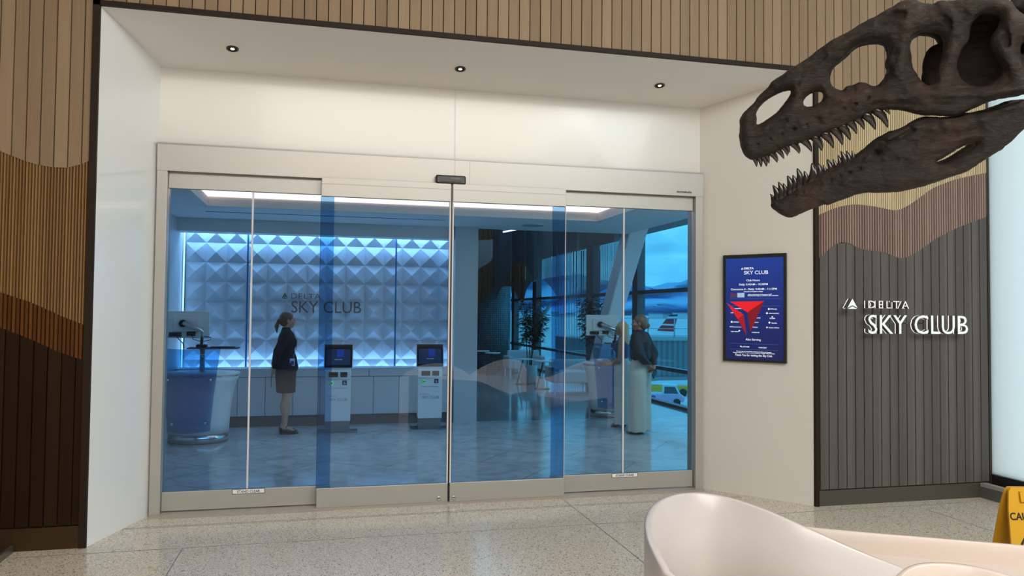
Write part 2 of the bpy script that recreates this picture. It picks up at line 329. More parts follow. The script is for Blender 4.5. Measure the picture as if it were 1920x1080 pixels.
def cladding(name, m, x0, x1, pitch, gap, fb, ft, y, depth, parent, bev=.004, off=0.0):
    """upright boards between two height curves, each board a shallow chamfered strip"""
    b = MB(); i0 = math.floor((x0-off)/pitch); 
    for i in range(i0, math.ceil((x1-off)/pitch)+1):
        a = max(x0, off+i*pitch+gap/2); c = min(x1, off+(i+1)*pitch-gap/2)
        if c-a < .003: continue
        n = max(1, int((c-a)/.03)); xs = [a+(c-a)*k/n for k in range(n+1)]
        zb = [fb(x) for x in xs]; zt = [ft(x) for x in xs]
        if max(t-q for t, q in zip(zt, zb)) < .01: continue
        e = min(bev, (c-a)*.3); vs = []
        prof = [(xs[0], y), (xs[0]+e, y-depth)] + [(x, y-depth) for x in xs[1:-1]] + [(xs[-1]-e, y-depth), (xs[-1], y)]
        zz = [0, 0] + list(range(1, n)) + [n, n]
        for (px, py), k in zip(prof, zz): vs += [(px, py, zb[k]), (px, py, max(zt[k], zb[k]))]
        k = len(prof); fs = [(2*i, 2*i+2, 2*i+3, 2*i+1) for i in range(k-1)]
        fs += [tuple(2*i for i in range(k))[::-1], tuple(2*i+1 for i in range(k))]
        b.add(vs, fs)
    return b.obj(name, m, parent, fix=False)
def fc(pts):
    xs, zs = curve_on_wall(pts); return lambda x: float(np.interp(x, xs, zs))
def smooth_fc(pts, n=60):
    xs, zs = curve_on_wall(pts); xx = np.linspace(xs[0], xs[-1], n*3); zz = np.interp(xx, xs, zs); k = np.hanning(int(n/3)|1); k /= k.sum(); pad = len(k)//2
    zp = np.pad(zz, pad, mode='edge'); zz = np.convolve(zp, k, 'valid'); return lambda x: float(np.interp(x, xx, zz))
wl = tag(thing('wall_left'), 'wooden front wall left of the portal, three tones meeting in wavy lines', kind='structure')
wt = tag(thing('wall_top'), 'pale wooden board wall above the portal', kind='structure')
wr = tag(thing('wall_right'), 'wooden front wall right of the portal behind the letters, charcoal below and beige above', kind='structure')
XL, ZTOP = -2.75, 6.6
c1 = smooth_fc([(-70, 258), (0, 283), (40, 300), (80, 312), (120, 317), (150, 311), (176, 299), (260, 270)])
c2 = smooth_fc([(-70, 520), (0, 547), (60, 567), (120, 594), (170, 613), (230, 640)])
c3 = smooth_fc([(-70, 588), (0, 613), (60, 636), (110, 659), (165, 678), (230, 700)])
basez = onY(80, 988, YF).z
MB().box(XL, X1-.02, YF, YF+.05, 0, ZTOP).obj('backing', groove, wl)
cladding('oak_boards', wood_top, XL, X1-.03, .085, .004, c1, lambda x: ZTOP, YF, .018, wl, .002, off=-.005)
cladding('golden_slats', wood_sl, XL, X1-.03, .019, .004, c2, c1, YF, .020, wl, .004)
cladding('chestnut_slats', wood_md, XL, X1-.03, .0255, .0035, c3, c2, YF, .019, wl, .003)
cladding('walnut_boards', wood_dk, XL, X1-.03, .085, .005, lambda x: basez+.008, c3, YF, .018, wl, .002, off=-.005)
box('base_panel', XL, X1-.03, YF-.02, YF+.02, 0, basez, brown_base, wl)
MB().box(-9, XL, YF-.02, YF+.1, 0, ZTOP).obj('far_return', wood_dk, wl)
MB().box(X1-.02, X2+.02, YF, YF+.05, ZT+.03, ZTOP).obj('backing', groove, wt)
cladding('oak_boards', wood_top, X1-.03, X2+.03, .085, .004, lambda x: ZT+.03, lambda x: ZTOP, YF, .018, wt, .002, off=-.005)
XR0 = X2+.045
r1 = smooth_fc([(1500, 215), (1560, 196), (1620, 190), (1700, 196), (1760, 180), (1843, 168), (1900, 160)])
r2 = smooth_fc([(1500, 418), (1530, 405), (1565, 389), (1600, 383), (1640, 388), (1680, 397), (1710, 380), (1745, 353), (1790, 336), (1843, 325), (1900, 318)])
r3 = smooth_fc([(1505, 505), (1530, 489), (1552, 466), (1575, 452), (1595, 458), (1612, 469), (1650, 471), (1688, 487), (1718, 473), (1748, 450), (1790, 428), (1843, 408), (1900, 390)])
baseR = onY(1700, 911, YF).z
MB().box(X2+.03, X3, YF, YF+.05, 0, ZTOP).obj('backing', groove, wr)
cladding('oak_boards', wood_top, X2+.03, X3, .085, .004, r1, lambda x: ZTOP, YF, .018, wr, .002, off=-.005)
cladding('beige_slats', wood_slR, XR0, X3, .019, .006, r2, r1, YF, .022, wr, .003)
cladding('mauve_slats', wood_mdR, XR0, X3, .0255, .005, r3, r2, YF, .020, wr, .004)
cladding('charcoal_boards', wood_dkR, XR0, X3, .0865, .005, lambda x: baseR+.008, r3, YF, .018, wr, .002, off=X2+.05)
box('base_panel', X2+.03, X3+.01, YF-.022, YF+.02, 0, baseR, bronze_g, wr)
box('end_trim', X3, X3+.02, YF-.025, YF+.06, 0, 3.9, bronze, wr)
# portal edge trim, splayed cheeks, soffit and fascia
tag(MB().box(X1-.045, X1, YF-.03, YF+.03, 0, ZT+.035).box(X1-.045, X2+.03, YF-.03, YF+.03, ZT, ZT+.035).box(X2, X2+.035, YF-.03, YF+.03, 0, ZT+.035).obj('trim_1', trim_m), 'dark bronze edge trim framing the portal', kind='structure')
def panel(name, pts, n, m, label, parent=None): return tag(MB().prism(pts, n).obj(name, m, parent), label, kind='structure')
wc = mat('daylit_white_panel', (.82, .83, .82), .12, coat=.3)  # left cheek: daylight falling on it is put into a lighter white
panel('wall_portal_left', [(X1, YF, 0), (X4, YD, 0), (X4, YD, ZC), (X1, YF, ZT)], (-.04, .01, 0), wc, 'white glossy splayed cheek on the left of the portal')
panel('wall_portal_right', [(X2, YF, 0), (X5, YD, 0), (X5, YD, ZC), (X2, YF, ZT)], (.04, .01, 0), offw, 'white shade-toned splayed cheek right of the doors carrying the screen')  # facing away from the daylight, its shade is in the dimmer white
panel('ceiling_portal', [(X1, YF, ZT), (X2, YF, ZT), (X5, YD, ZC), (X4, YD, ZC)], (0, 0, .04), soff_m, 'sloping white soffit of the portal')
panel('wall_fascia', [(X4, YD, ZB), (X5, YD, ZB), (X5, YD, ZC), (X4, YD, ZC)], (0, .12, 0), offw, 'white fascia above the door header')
zs = onX(190, 280, X1+.03).z
seam = mat('panel_seam', (.45, .46, .46), .6)
s1 = onY(853, 250, YD).x; q = MB().box(s1-.0015, s1+.0015, YD-.0015, YD, ZB, ZC); tag(q.obj('trim_2', seam), kind='structure')
for i, (nm, x, y, rad) in enumerate((('left', 436, 91, .045), ('middle', 863, 129, .045), ('right', 1237, 160, .045))):
    nrm = Vector((0, YD-YF, ZC-ZT)).cross(Vector((1, 0, 0))).normalized()
    p = hit(x, y, (0, YF, ZT), nrm); 
    d = thing('downlight', f'recessed round downlight, {nm} of the three in the portal soffit', 'downlight', group='downlights in the portal soffit')
    M0 = (Vector(nrm)*(-1)).to_track_quat('-Z', 'Y').to_matrix().to_4x4() if False else Matrix.Translation(p) @ Vector((0, 0, 1)).rotation_difference(nrm if nrm.z < 0 else -nrm).to_matrix().to_4x4()
    b = MB().lathe([(rad, -.0), (rad, .006), (rad*.72, .006), (rad*.72, -.0)], 32); me = b.me('ring'); me.transform(M0); link('trim_ring', me, black, d, True)
    b = MB().lathe([(rad*.72, .001), (rad*.3, .0035)], 32); me = b.me('can'); me.transform(M0); link('reflector_cone', me, black, d, True)
    b = MB().lathe([(rad*.32, .003), (rad*.32, .0045)], 24); me = b.me('lens'); me.transform(M0); link('lamp_lens', me, mat('downlight_lens', (1, .9, .7), .3, emit=(1, .82, .55), es=5), d, True)
# floor joints
for i, (x0, x1, y0, y1) in enumerate([(-2.6, 5.9, 5.63, 5.6345), (-1.4, 3.6, 6.19, 6.194), (-1.4, 3.6, 6.222, 6.226), (2.03, 2.0345, -2, 6.5), (4.9, 4.9045, -2, 5.5), (-.9, -.8955, -4, 5.63), (-2.6, 5.9, 3.0, 3.0045)]):
    tag(MB().box(x0, x1, y0, y1, 0, .0012).obj('trim_%d' % (i+3), mat('joint_metal', (.17, .16, .15), .4, .4)), kind='structure')
# low plinth edge at the far left
pl = tag(thing('display_plinth'), 'low dark brown platform with a metal edge at the left corner of the floor', 'platform')
box('deck', -3.4, -1.975, 2.5, YF-.03, 0, .035, brown_base, pl); box('metal_edge', -1.975, -1.955, 2.5, YF-.03, 0, .045, mat('edge_metal', (.25, .23, .2), .3, .8), pl)
# facade of the hall on the right: frosted glazing over a curb
fr = mat('frosted_glazing', (.80, .88, .90), .5)
_t = fr.node_tree; _b = _t.nodes['Principled BSDF']; _o = _t.nodes['Material Output']; _tl = N(_t, 'ShaderNodeBsdfTranslucent'); _tl.inputs[0].default_value = (.86, .84, .83, 1); _mx = N(_t, 'ShaderNodeMixShader'); _mx.inputs[0].default_value = .92
_t.links.new(_b.outputs[0], _mx.inputs[1]); _t.links.new(_tl.outputs[0], _mx.inputs[2]); _t.links.new(_mx.outputs[0], _o.inputs[0])
FW_ = 5.87
w1 = tag(thing('window_1'), 'tall frosted daylight glazing right of the wooden wall', kind='structure')
box('pane', FW_, FW_+.02, 3.4, YF+.0, .2, 6.6, fr, w1)
tag(box('wall_facade_darkened', FW_, FW_+.2, -9, 3.4, .2, 6.6, mat('facade_grey', (.10, .105, .11), .6)), kind='structure')  # unseen stretch made opaque and dark to keep door reflections low
box('sill', FW_-.16, FW_+.1, -9, YF+.1, 0, .10, mat('curb_grey', (.10, .10, .10), .4), w1)
box('sill_cap', FW_-.16, FW_-.10, -9, YF-.03, .10, .13, alu, w1); box('shadow_gap', FW_-.03, FW_+.05, -9, YF, .10, .2, black, w1)
for y in (3.42,): box('mullion', FW_-.06, FW_, y-.03, y+.03, .2, 6.6, alu, w1)

# ------------------------------------------------------------------ automatic doors
YS, YX = 6.50, 6.60                                           # sliding leaves / fixed panes
hd = tag(thing('door_header'), 'grey aluminium header box across the top of the glass doors', 'door header')
box('cover', X4, X5, 6.53, 6.70, 2.70, ZB, alu, hd)
for xx in (onY(853, 300, 6.53).x, onY(881, 330, 6.53).x): box('seam', xx-.0015, xx+.0015, 6.5285, 6.531, 2.70, ZB, seam, hd)
box('shadow_reveal', X4, X5, 6.526, 6.53, ZB-.012, ZB, alu_d, hd)
text('lettering', 'dormakaba', .022, black, hd, .001, frame(onY(1269, 361, 6.526), (1, 0, 0), (0, 0, 1)), width=.15)
for nm, a, b in (('left', X4, -1.215), ('right', 3.33, X5)):
    o = box('trim_%d' % (20 if nm == 'left' else 21), a, b, 6.53, 6.70, 0, 2.70, alu, bevel=.004); tag(o, f'aluminium door jamb on the {nm}', kind='structure')
sn = tag(thing('motion_sensor'), 'black door sensor mounted on the header above the meeting leaves', 'sensor')
a = onY(817, 331, 6.49); b_ = onY(873, 347, 6.49)
box('housing', a.x, b_.x, 6.47, 6.53, b_.z+.0, a.z+.015, black, sn, bevel=.012)
box('lens_strip', a.x+.04, b_.x-.04, 6.466, 6.472, b_.z+.008, b_.z+.022, mat('dark_lens', (.03, .03, .035), .1), sn)
text('lettering', 'dormakaba', .010, mat('grey_print', (.4, .4, .4), .5), sn, .0008, frame((b_.x-.13, 6.469, b_.z+.045), (1, 0, 0), (0, 0, 1)), width=.08)
def leaf(nm, x0, x1, Y, ztop, zbot, label, slider, label_sign=None):
    d = tag(thing(nm), label, kind='structure')
    box('top_rail', x0, x1, Y-.022, Y+.022, 2.57 if not slider else 2.545, ztop, alu, d, bevel=.002)
    if slider: box('rail_groove', x0, x1, Y-.0235, Y-.02, 2.645, 2.650, alu_d, d)
    box('bottom_rail', x0, x1, Y-.022, Y+.022, zbot, .172, alu, d, bevel=.002)
    box('glass_pane', x0+.002, x1-.002, Y-.006, Y+.006, .172, 2.57 if not slider else 2.545, g_door, d)
    return d
lf = leaf('door_1', -1.213, .072, YX, 2.70, .025, 'fixed tinted glass pane left of the sliding leaves', False)
ls = leaf('door_2', -.035, 1.032, YS, 2.70, .018, 'left sliding glass leaf', True)
rs = leaf('door_3', 1.05, 2.055, YS, 2.70, .018, 'right sliding glass leaf', True)
rf = leaf('door_4', 1.965, 3.325, YX, 2.70, .025, 'fixed tinted glass pane at the right jamb', False)
gl_edge = mat('pale_glass_edge', (.62, .60, .60), .25)
for d, x, Y in ((lf, onY(470, 600, YX).x, YX), (rf, onY(1168.5, 600, YX).x, YX)):
    box('glass_joint', x-.007, x+.007, Y-.009, Y+.009, .172, 2.57, gl_edge, d)
box('edge_stile', 1.022, 1.034, YS-.014, YS+.014, .17, 2.70, gl_edge, ls); box('edge_stile', 1.048, 1.060, YS-.014, YS+.014, .17, 2.70, gl_edge, rs)
box('edge_strip', -.040, -.034, YS-.008, YS+.008, .17, 2.545, g_blue, ls); box('edge_strip', 2.055, 2.060, YS-.008, YS+.008, .17, 2.545, gl_edge, rs)
box('gasket', 1.034, 1.048, YS-.01, YS+.01, .02, 2.70, black, ls)
for d, x in ((ls, onY(822, 929, YS).x), (rs, onY(850, 928, YS).x)):
    m0 = Matrix.Translation((x, YS-.022, .048)) @ Matrix.Rotation(pi/2, 4, 'X'); me = MB().lathe([(.018, 0), (.018, .004), (.012, .006)], 24).me('l'); me.transform(m0)
    lk = link('lock_cylinder', me, steel, d, True); box('keyhole', x-.002, x+.002, YS-.029, YS-.027, .041, .055, black, lk)
for i, (x, d, wd) in enumerate(((466, lf, 'left'), (1171.5, rf, 'right'))):
    p = onY(x, 921 if i == 0 else 891, YX-.0235); s_ = tag(thing('door_sticker'), f'white STAND CLEAR sticker on the bottom rail of the {wd} fixed pane', 'sticker', group='stand clear stickers on the door rails')
    hw, hh = .125, .020
    box('border', p.x-hw, p.x+hw, YX-.0240, YX-.0222, p.z-hh, p.z+hh, black, s_); box('label_face', p.x-hw+.004, p.x+hw-.004, YX-.0246, YX-.0240, p.z-hh+.004, p.z+hh-.004, mat('sticker_white', (.8, .8, .8), .4), s_)
    text('lettering', 'STAND CLEAR', .020, black, s_, .0004, frame((p.x, YX-.0249, p.z-.010), (1, 0, 0), (0, 0, 1)), align='CENTER', bold=.0005, width=.175)
tag(box('trim_22', X4+.02, X5-.02, 6.46, 6.72, 0, .018, mat('threshold', (.42, .38, .34), .4, .4)), 'metal threshold under the doors', kind='structure')
tag(box('trim_23', -1.2, .10, 6.43, 6.46, 0, .012, mat('threshold', (.42, .38, .34), .4, .4)), kind='structure')

# ------------------------------------------------------------------ sign lettering on the charcoal wall
sg = tag(thing('wall_sign'), 'raised white halo-lit DELTA SKY CLUB letters with a triangle emblem on charcoal boards', 'sign')
face_w = mat('white_letter_face', (.90, .96, .94), .35); side_d = mat('letter_side', (.18, .16, .14), .4, .5); halo = mat('letter_halo_led', (1, 1, 1), .3, emit=(1, .96, .90), es=.75)
YL = YF-.018-.066
def letters(s, x0, x1, yb, h, Y=YL, par=None, parts=True, m_face=face_w, dep=.04):
    p = onY(x0, yb, Y); w = onY(x1, yb, Y).x-p.x
    for nm, mm, y, e, grow in (('letter_faces', m_face, Y-dep-.001, .001, 0), ('letter_returns', side_d, Y-dep/2, dep/2, 0)) + ((('letter_backs', halo, Y+.006, .004, .0)),) * (1 if parts else 0):
        text(nm, s, h, mm, par, e, frame((p.x, y, p.z), (1, 0, 0), (0, 0, 1)), width=w, bold=-.0004 if nm == 'letter_faces' else 0, space=1.35 if len(s) < 6 else 1.0)
hS = onY(1700, 588, YL).z-onY(1700, 625, YL).z; hD = onY(1660, 563, YL).z-onY(1660, 578, YL).z
letters('SKY CLUB', 1622, 1808, 625.5, hS, par=sg); letters('DELTA', 1622, 1698, 578, hD, par=sg)
def emblem(parent, o, x, z, w, h, m, dep, hal=None, side=None):
    """split triangle emblem: an upper arrow head and a low chevron"""
    f = lambda u, v: Vector(o)+Vector(x).normalized()*u*w+Vector(z)*v*h
    n = Vector(x).normalized().cross(Vector(z)); A = [f(.5, 1), f(.98, .08), f(.5, .36), f(.02, .08)]; B = [f(.08, 0), f(.5, .26), f(.92, 0)]
    MB().prism([p+n*.001 for p in A], n*.002).prism([p+n*.001 for p in B], n*.002).obj('emblem_face', m, parent)
    if side: MB().prism([p for p in A], -n*dep).prism([p for p in B], -n*dep).obj('emblem_return', side, parent)
    if hal: MB().prism([p-n*(dep+.001) for p in A], -n*.008).prism([p-n*(dep+.001) for p in B], -n*.008).obj('emblem_back', hal, parent)
p = onY(1588, 579, YL-.05); w = onY(1608, 579, YL-.05).x-p.x
emblem(sg, p, (1, 0, 0), (0, 0, 1), w, (onY(1598, 560, YL-.05).z-p.z), face_w, .05, halo, side_d)
for k in range(7):
    xx = onY(1600+k*33, 600, YL).x; MB().box(xx-.004, xx+.004, YL-.01, YF-.01, onY(1700, 606, YL).z-.004, onY(1700, 606, YL).z+.004).obj('standoff_pin', side_d, sg) if k else None

# ------------------------------------------------------------------ information screen on the right cheek
du = Vector((X2-X5, YF-YD, 0)).normalized(); nn_ = Vector((du.y, -du.x, 0)); nn_ = nn_ if nn_.y < 0 else -nn_
P0 = Vector((X5, YD, 0)); sc = lambda x, y: hit(x, y, P0+nn_*.03, nn_)
a = sc(1355.5, 479); b_ = sc(1474, 681); c_ = sc(1473, 474); e_ = sc(1357, 677)
ux0 = (a-P0).dot(du); ux1 = (b_-P0).dot(du); z1 = (a.z+c_.z)/2; z0 = (b_.z+e_.z)/2; WD, HT = ux1-ux0, z1-z0
scr = tag(thing('display_screen'), 'upright blue information screen with club hours and a red triangle on the right cheek', 'screen')
SM = frame(P0+du*ux0+nn_*0+Vector((0, 0, z0)), du, (0, 0, 1))
if (SM.to_3x3() @ Vector((0, 0, 1))).dot(nn_) < 0: SM = frame(P0+du*ux1+Vector((0, 0, z0)), -du, (0, 0, 1))
def sbox(name, x0, x1, y0, y1, za, zb, m, par=None): me = MB().box(x0, x1, y0, y1, za, zb).me(name); me.transform(SM); return link(name, me, m, par or scr)
sbox('bezel', 0, WD, 0, HT, .001, .028, black)
blue_scr = bpy.data.materials.new('screen_blue'); blue_scr.use_nodes = True; _t = blue_scr.node_tree; _b = _t.nodes['Principled BSDF']
_g = N(_t, 'ShaderNodeNewGeometry'); _s = N(_t, 'ShaderNodeSeparateXYZ'); _m = N(_t, 'ShaderNodeMapRange'); _m.inputs[1].default_value = z0; _m.inputs[2].default_value = z1
_r = ramp(_t, [(0, (.004, .010, .075)), (.5, (.005, .018, .15)), (1, (.007, .040, .27))])
for q, w in ((_g.outputs['Position'], _s.inputs[0]), (_s.outputs['Z'], _m.inputs[0]), (_m.outputs[0], _r.inputs[0]), (_r.outputs[0], _b.inputs['Emission Color'])): _t.links.new(q, w)
_b.inputs['Emission Strength'].default_value = 1.0; _b.inputs['Base Color'].default_value = (.005, .005, .01, 1); _b.inputs['Roughness'].default_value = .15
mx_, my_ = .05*WD, .035*HT
sbox('picture', mx_, WD-mx_*.8, my_*.6, HT-my_, .028, .0285, blue_scr)
em_w = mat('screen_white', (0, 0, 0), .3, emit=(.85, .88, .92), es=.9); em_l = mat('screen_line_blue', (0, 0, 0), .3, emit=(.05, .18, .5), es=.8); em_p = mat('screen_plum', (0, 0, 0), .3, emit=(.10, .04, .10), es=.8); em_b = mat('screen_pale_blue', (0, 0, 0), .3, emit=(.45, .62, .80), es=.8)
def uv(cx, cy): return ((cx-22)/(610-22)*WD, (1030-cy)/(1030-32)*HT)     # measured within the screen itself
def st(s, cx, cy, wpx, hpx, align='CENTER', m=em_w, bold=.0004):
    u, v = uv(cx, cy); wd = wpx/588*WD
    text('lettering', s, hpx/998*HT, m, scr, .0002, SM @ Matrix.Translation((u, v, .0291)), align=align, bold=bold, width=wd)
st('DELTA', 225, 170, 92, 17, 'LEFT', bold=.001); st('SKY CLUB', 225, 218, 225, 34, 'LEFT')
_p = SM @ Vector((*uv(197, 173), .029)); emblem(scr, _p, SM.to_3x3() @ Vector((1, 0, 0)), (0, 0, 1), 22/588*WD, 20/998*HT, em_w, .001)
for s, cx, cy, w, h in (('Club Hours', 310, 282, 125, 18), ('Daily: 5:45AM - 10:30PM', 312, 320, 268, 18), ('Concourse A - Daily: 4:45AM - 11:15PM', 314, 364, 428, 18), ('Club hours are subject to change', 312, 382, 178, 8),
                        ('Also Serving', 311, 832, 142, 20), ('LATAM', 237, 897, 72, 12), ('WESTJET', 398, 900, 80, 11), ('Thank You for visiting the Sky Club.', 314, 978, 350, 20),
                        ('Visit the app for the full list of partner airlines and lounges', 314, 938, 330, 7), ('Access policies vary by club and are subject to change without notice', 314, 950, 390, 7),
                        ('KOREAN', 148, 668, 54, 10), ('AIR FRANCE', 145, 580, 100, 9), ('Aeromexico', 150, 540, 105, 10), ('KLM', 487, 630, 46, 11), ('AirEuropa', 498, 544, 62, 11), ('CHINA EASTERN', 500, 584, 92, 9),
                        ('Saudia', 504, 672, 50, 11), ('Vietnam Airlines', 500, 714, 96, 10), ('SAS', 103, 712, 30, 10), ('Scandinavian', 160, 712, 80, 7), ('virgin atlantic', 136, 756, 76, 9), ('ITA AIRWAYS', 330, 668, 60, 8), ('Kenya', 330, 712, 46, 10), ('TAROM', 345, 626, 66, 8), ('XIAMENAIR', 334, 760, 72, 9),
                        ('Clubs at this airport: Concourse A and B', 372, 408, 220, 8), ('International lounge for premium cabin customers', 400, 420, 282, 8)):
    st(s, cx, cy, w, h)
def srect(x0, x1, y0, y1, m, nm='graphic'): a1 = uv(x0, y1); b1 = uv(x1, y0); sbox(nm, a1[0], b1[0], a1[1], b1[1], .0286, .0289, m)
srect(93, 153, 392, 434, em_p, 'picture_tile'); srect(161, 229, 390, 432, em_b, 'picture_tile')
for yy, xa, xb in ((442, 90, 560), (510, 90, 560), (862, 90, 540), (915, 90, 540)): srect(xa, xb, yy, yy+2, em_l, 'rule_line')
for cx, cy, r in ((107, 662, 9), (455, 540, 9), (438, 578, 9), (460, 664, 9), (487, 612, 7), (193, 889, 6), (180, 744, 8), (438, 708, 7)):
    u, v = uv(cx, cy); me = MB().lathe([(r/588*WD, 0), (r/588*WD, .0003)], 16).me('dot'); me.transform(SM @ Matrix.Translation((u, v, .0288))); link('airline_mark', me, em_w, scr)
reds = [mat('emblem_red_%d' % i, (0, 0, 0), .3, emit=c, es=1) for i, c in enumerate(((.75, .012, .02), (.20, .006, .014), (.32, .008, .016), (.60, .012, .02)))]
for pts, mi in (([(92, 472), (412, 468), (258, 572)], 0), ([(412, 468), (285, 755), (258, 572)], 1), ([(58, 482), (222, 594), (165, 634)], 3), ([(222, 594), (250, 785), (165, 634)], 2)):
    vs = [SM @ Vector((*uv(x, y), .0292)) for x, y in pts]; MB().prism(vs, nn_*.0003).obj('red_facet', reds[mi], scr)

# ------------------------------------------------------------------ caution board
cb = tag(thing('caution_board'), 'yellow folding CAUTION wet floor board by the right edge of the floor', 'wet floor sign')
yel = mat('yellow_plastic', (.62, .33, .012), .4)
pc = onZ(1893, 913, .62); bx = Vector((cos(-.25), sin(-.25), 0)); by = Vector((-bx.y, bx.x, 0))
ztop_, wt_, wb_ = .62, .24, .30
o0 = Vector((pc.x, pc.y, 0)) - bx*.035
def cbp(u, z, side):           # board surface leaning out toward the floor
    return o0 + bx*(.12+u) + by*(-side*(.02+.13*(1-z/ztop_))) + Vector((0, 0, z))
for side in (1, -1):
    pts = [(-wb_/2, 0), (-wb_/2+.05, 0), (-wb_/2+.07, .05), (wb_/2-.07, .05), (wb_/2-.05, 0), (wb_/2, 0), (wt_/2, .50), (wt_/2-.015, .60), (wt_/2-.03, .62), (-wt_/2+.03, .62), (-wt_/2+.015, .60), (-wt_/2, .50)]
    n = by*side*.012; MB().prism([cbp(u, z, side) for u, z in pts], n).obj('sign_panel', yel, cb)
slope = (cbp(0, .6, 1)-cbp(0, 0, 1)).normalized(); 
CM = frame(cbp(-.005, .445, 1), bx, slope); CM = Matrix.Translation(CM.to_3x3() @ Vector((0, 0, .002))) @ CM
text('lettering', 'CAUTION', .042, black, cb, .0008, CM, align='CENTER', bold=.001, width=.225)
tri = [(-.105, -.19), (.105, -.19), (0, -.03)]
for i in range(3):
    a_, b2 = Vector((*tri[i], 0)), Vector((*tri[(i+1) % 3], 0)); MB().tube([CM @ a_, CM @ b2], .006, 8).obj('warning_triangle', black, cb)
MB().tube([CM @ Vector(v) for v in ((-.03, -.17, 0), (-.01, -.13, 0), (.01, -.10, 0))], .007, 8).tube([CM @ Vector(v) for v in ((.01, -.10, 0), (.03, -.12, 0), (.05, -.10, 0))], .005, 8).tube([CM @ Vector(v) for v in ((-.01, -.13, 0), (.03, -.16, 0), (.05, -.175, 0))], .006, 8).tube([CM @ Vector(v) for v in ((.012, -.078, 0), (.016, -.075, 0))], .011, 8).obj('slipping_figure', black, cb)
MB().prism([cbp(u, z, 1)-by*.002 for u, z in ((-.05, .545), (.05, .545), (.05, .60), (-.05, .60))], -by*.012).obj('hand_grip', yel, cb)

# ------------------------------------------------------------------ lounge shell
ZLC, YB, XLW = 2.87, 11.3, -1.97
tag(MB().box(XLW, FX, YD+.2, 11.28, -.2, 0).obj('floor_marble', marb), 'pale veined marble floor inside the lounge', kind='structure')
tag(MB().box(-6, FX, 11.28, 40, -.2, 0).obj('floor_lounge', floor2), 'polished grey floor deeper in the lounge', kind='structure')
tag(MB().box(XLW-.1, XLW, YD+.1, 12.0, 0, 3.6).obj('wall_lounge_left', cab_m), kind='structure')
b = MB().box(XLW, -1.40, YD+.1, 11.5, ZLC, ZLC+.05).box(3.62, 4.62, YD+.1, 11.4, ZLC, ZLC+.05).box(-1.40, 3.62, YD+.1, 6.95, ZLC, ZLC+.05).box(-1.40, 3.62, 9.95, 11.4, ZLC, ZLC+.05)
tag(b.obj('ceiling_lounge', ceil_m), 'white lounge ceiling around the light cove', kind='structure')
b = MB().box(-1.46, -1.39, 6.9, 10.0, ZLC-.002, 3.14).box(3.61, 3.68, 6.9, 10.0, ZLC-.002, 3.14).box(-1.46, 3.68, 6.9, 6.96, ZLC-.002, 3.14).box(-1.46, 3.68, 9.94, 10.0, ZLC-.002, 3.14).box(-1.46, 3.68, 6.9, 10.0, 3.14, 3.18)
tag(b.obj('ceiling_cove', mat('cove_paint', (.75, .70, .66), .6)), 'raised ceiling recess with warm light', kind='structure')
cv = tag(thing('cove_light'), 'warm continuous light strip around the ceiling recess', 'light strip')
MB().box(-1.38, 3.60, 9.92, 9.939, 2.985, 3.06).box(-1.38, 3.60, 6.961, 6.98, 2.985, 3.06).box(-1.389, -1.375, 6.98, 9.92, 2.985, 3.06).box(3.595, 3.609, 6.98, 9.92, 2.985, 3.06).obj('diffuser', mat('cove_led', (1, 1, 1), .4, emit=(1, .42, .25), es=4.6), cv)
tag(box('ceiling_bulkhead', XLW, 1.86, YB, 11.6, 2.69, 3.4, ceil_m), kind='structure')
tag(box('trim_24', -1.5, 1.6, 10.5, 10.53, ZLC-.004, ZLC, black), 'slot diffuser line in the lounge ceiling', kind='structure')
sp = tag(thing('ceiling_speaker'), 'round flush speaker in the lounge ceiling edge', 'speaker'); p = onZ(1010, 418, ZLC-.001)
MB().lathe([(.16, ZLC-.008), (.16, ZLC)], 32, p.x, 10.7).obj('grille', mat('grey_grille', (.3, .31, .32), .6), sp); MB().lathe([(.175, ZLC-.005), (.175, ZLC)], 32, p.x, 10.7).obj('rim', ceil_m, sp)
tag(box('wall_partition', 1.86, 2.20, 11.2, 12.1, 0, ZLC+.02, mat('partition_paint', (.50, .53, .56), .5)), 'pale partition end between the feature wall and the far lounge', kind='structure')
tag(box('wall_lounge_back', XLW, 2.2, 11.98, 12.1, 0, 3.6, ceil_m), kind='structure')
# folded feature wall
FW = tag(thing('wall_feature'), 'back-lit white wall of square pyramids behind the counter', kind='structure')
XA, XB_, ZA, ZB2, T = -1.93, 1.86, .79, 2.76, .281
fx0 = onY(384, 600, 11.85).x; b = MB(); z_line = onY(500, 458, 11.85).z
i0 = int(math.floor((XA-fx0)/T)); j0 = int(math.floor((ZA-z_line)/T))
def clipx(x): return min(max(x, XA), XB_)
for i in range(i0, i0+16):
    for j in range(j0, j0+9):
        x0, x1_, zA, zB = fx0+i*T, fx0+(i+1)*T, z_line+j*T, z_line+(j+1)*T
        if x1_ <= XA or x0 >= XB_ or zB <= ZA or zA >= ZB2+.05: continue
        cx, cz, d = (x0+x1_)/2, (zA+zB)/2, .075
        b.add([(x0, 11.86, zA), (x1_, 11.86, zA), (x1_, 11.86, zB), (x0, 11.86, zB), (cx, 11.86-d, cz)], [(0, 1, 4), (1, 2, 4), (2, 3, 4), (3, 0, 4)])
o = b.obj('pyramid_relief', mat('white_relief', (.62, .66, .74), .55), FW, fix=False)
bm = bmesh.new(); bm.from_mesh(o.data)
for co, no in (((XA, 0, 0), (-1, 0, 0)), ((XB_, 0, 0), (1, 0, 0)), ((0, 0, ZA), (0, 0, -1)), ((0, 0, ZB2), (0, 0, 1))):
    bmesh.ops.bisect_plane(bm, geom=bm.verts[:]+bm.edges[:]+bm.faces[:], plane_co=co, plane_no=no, clear_outer=True)
bm.to_mesh(o.data); bm.free()
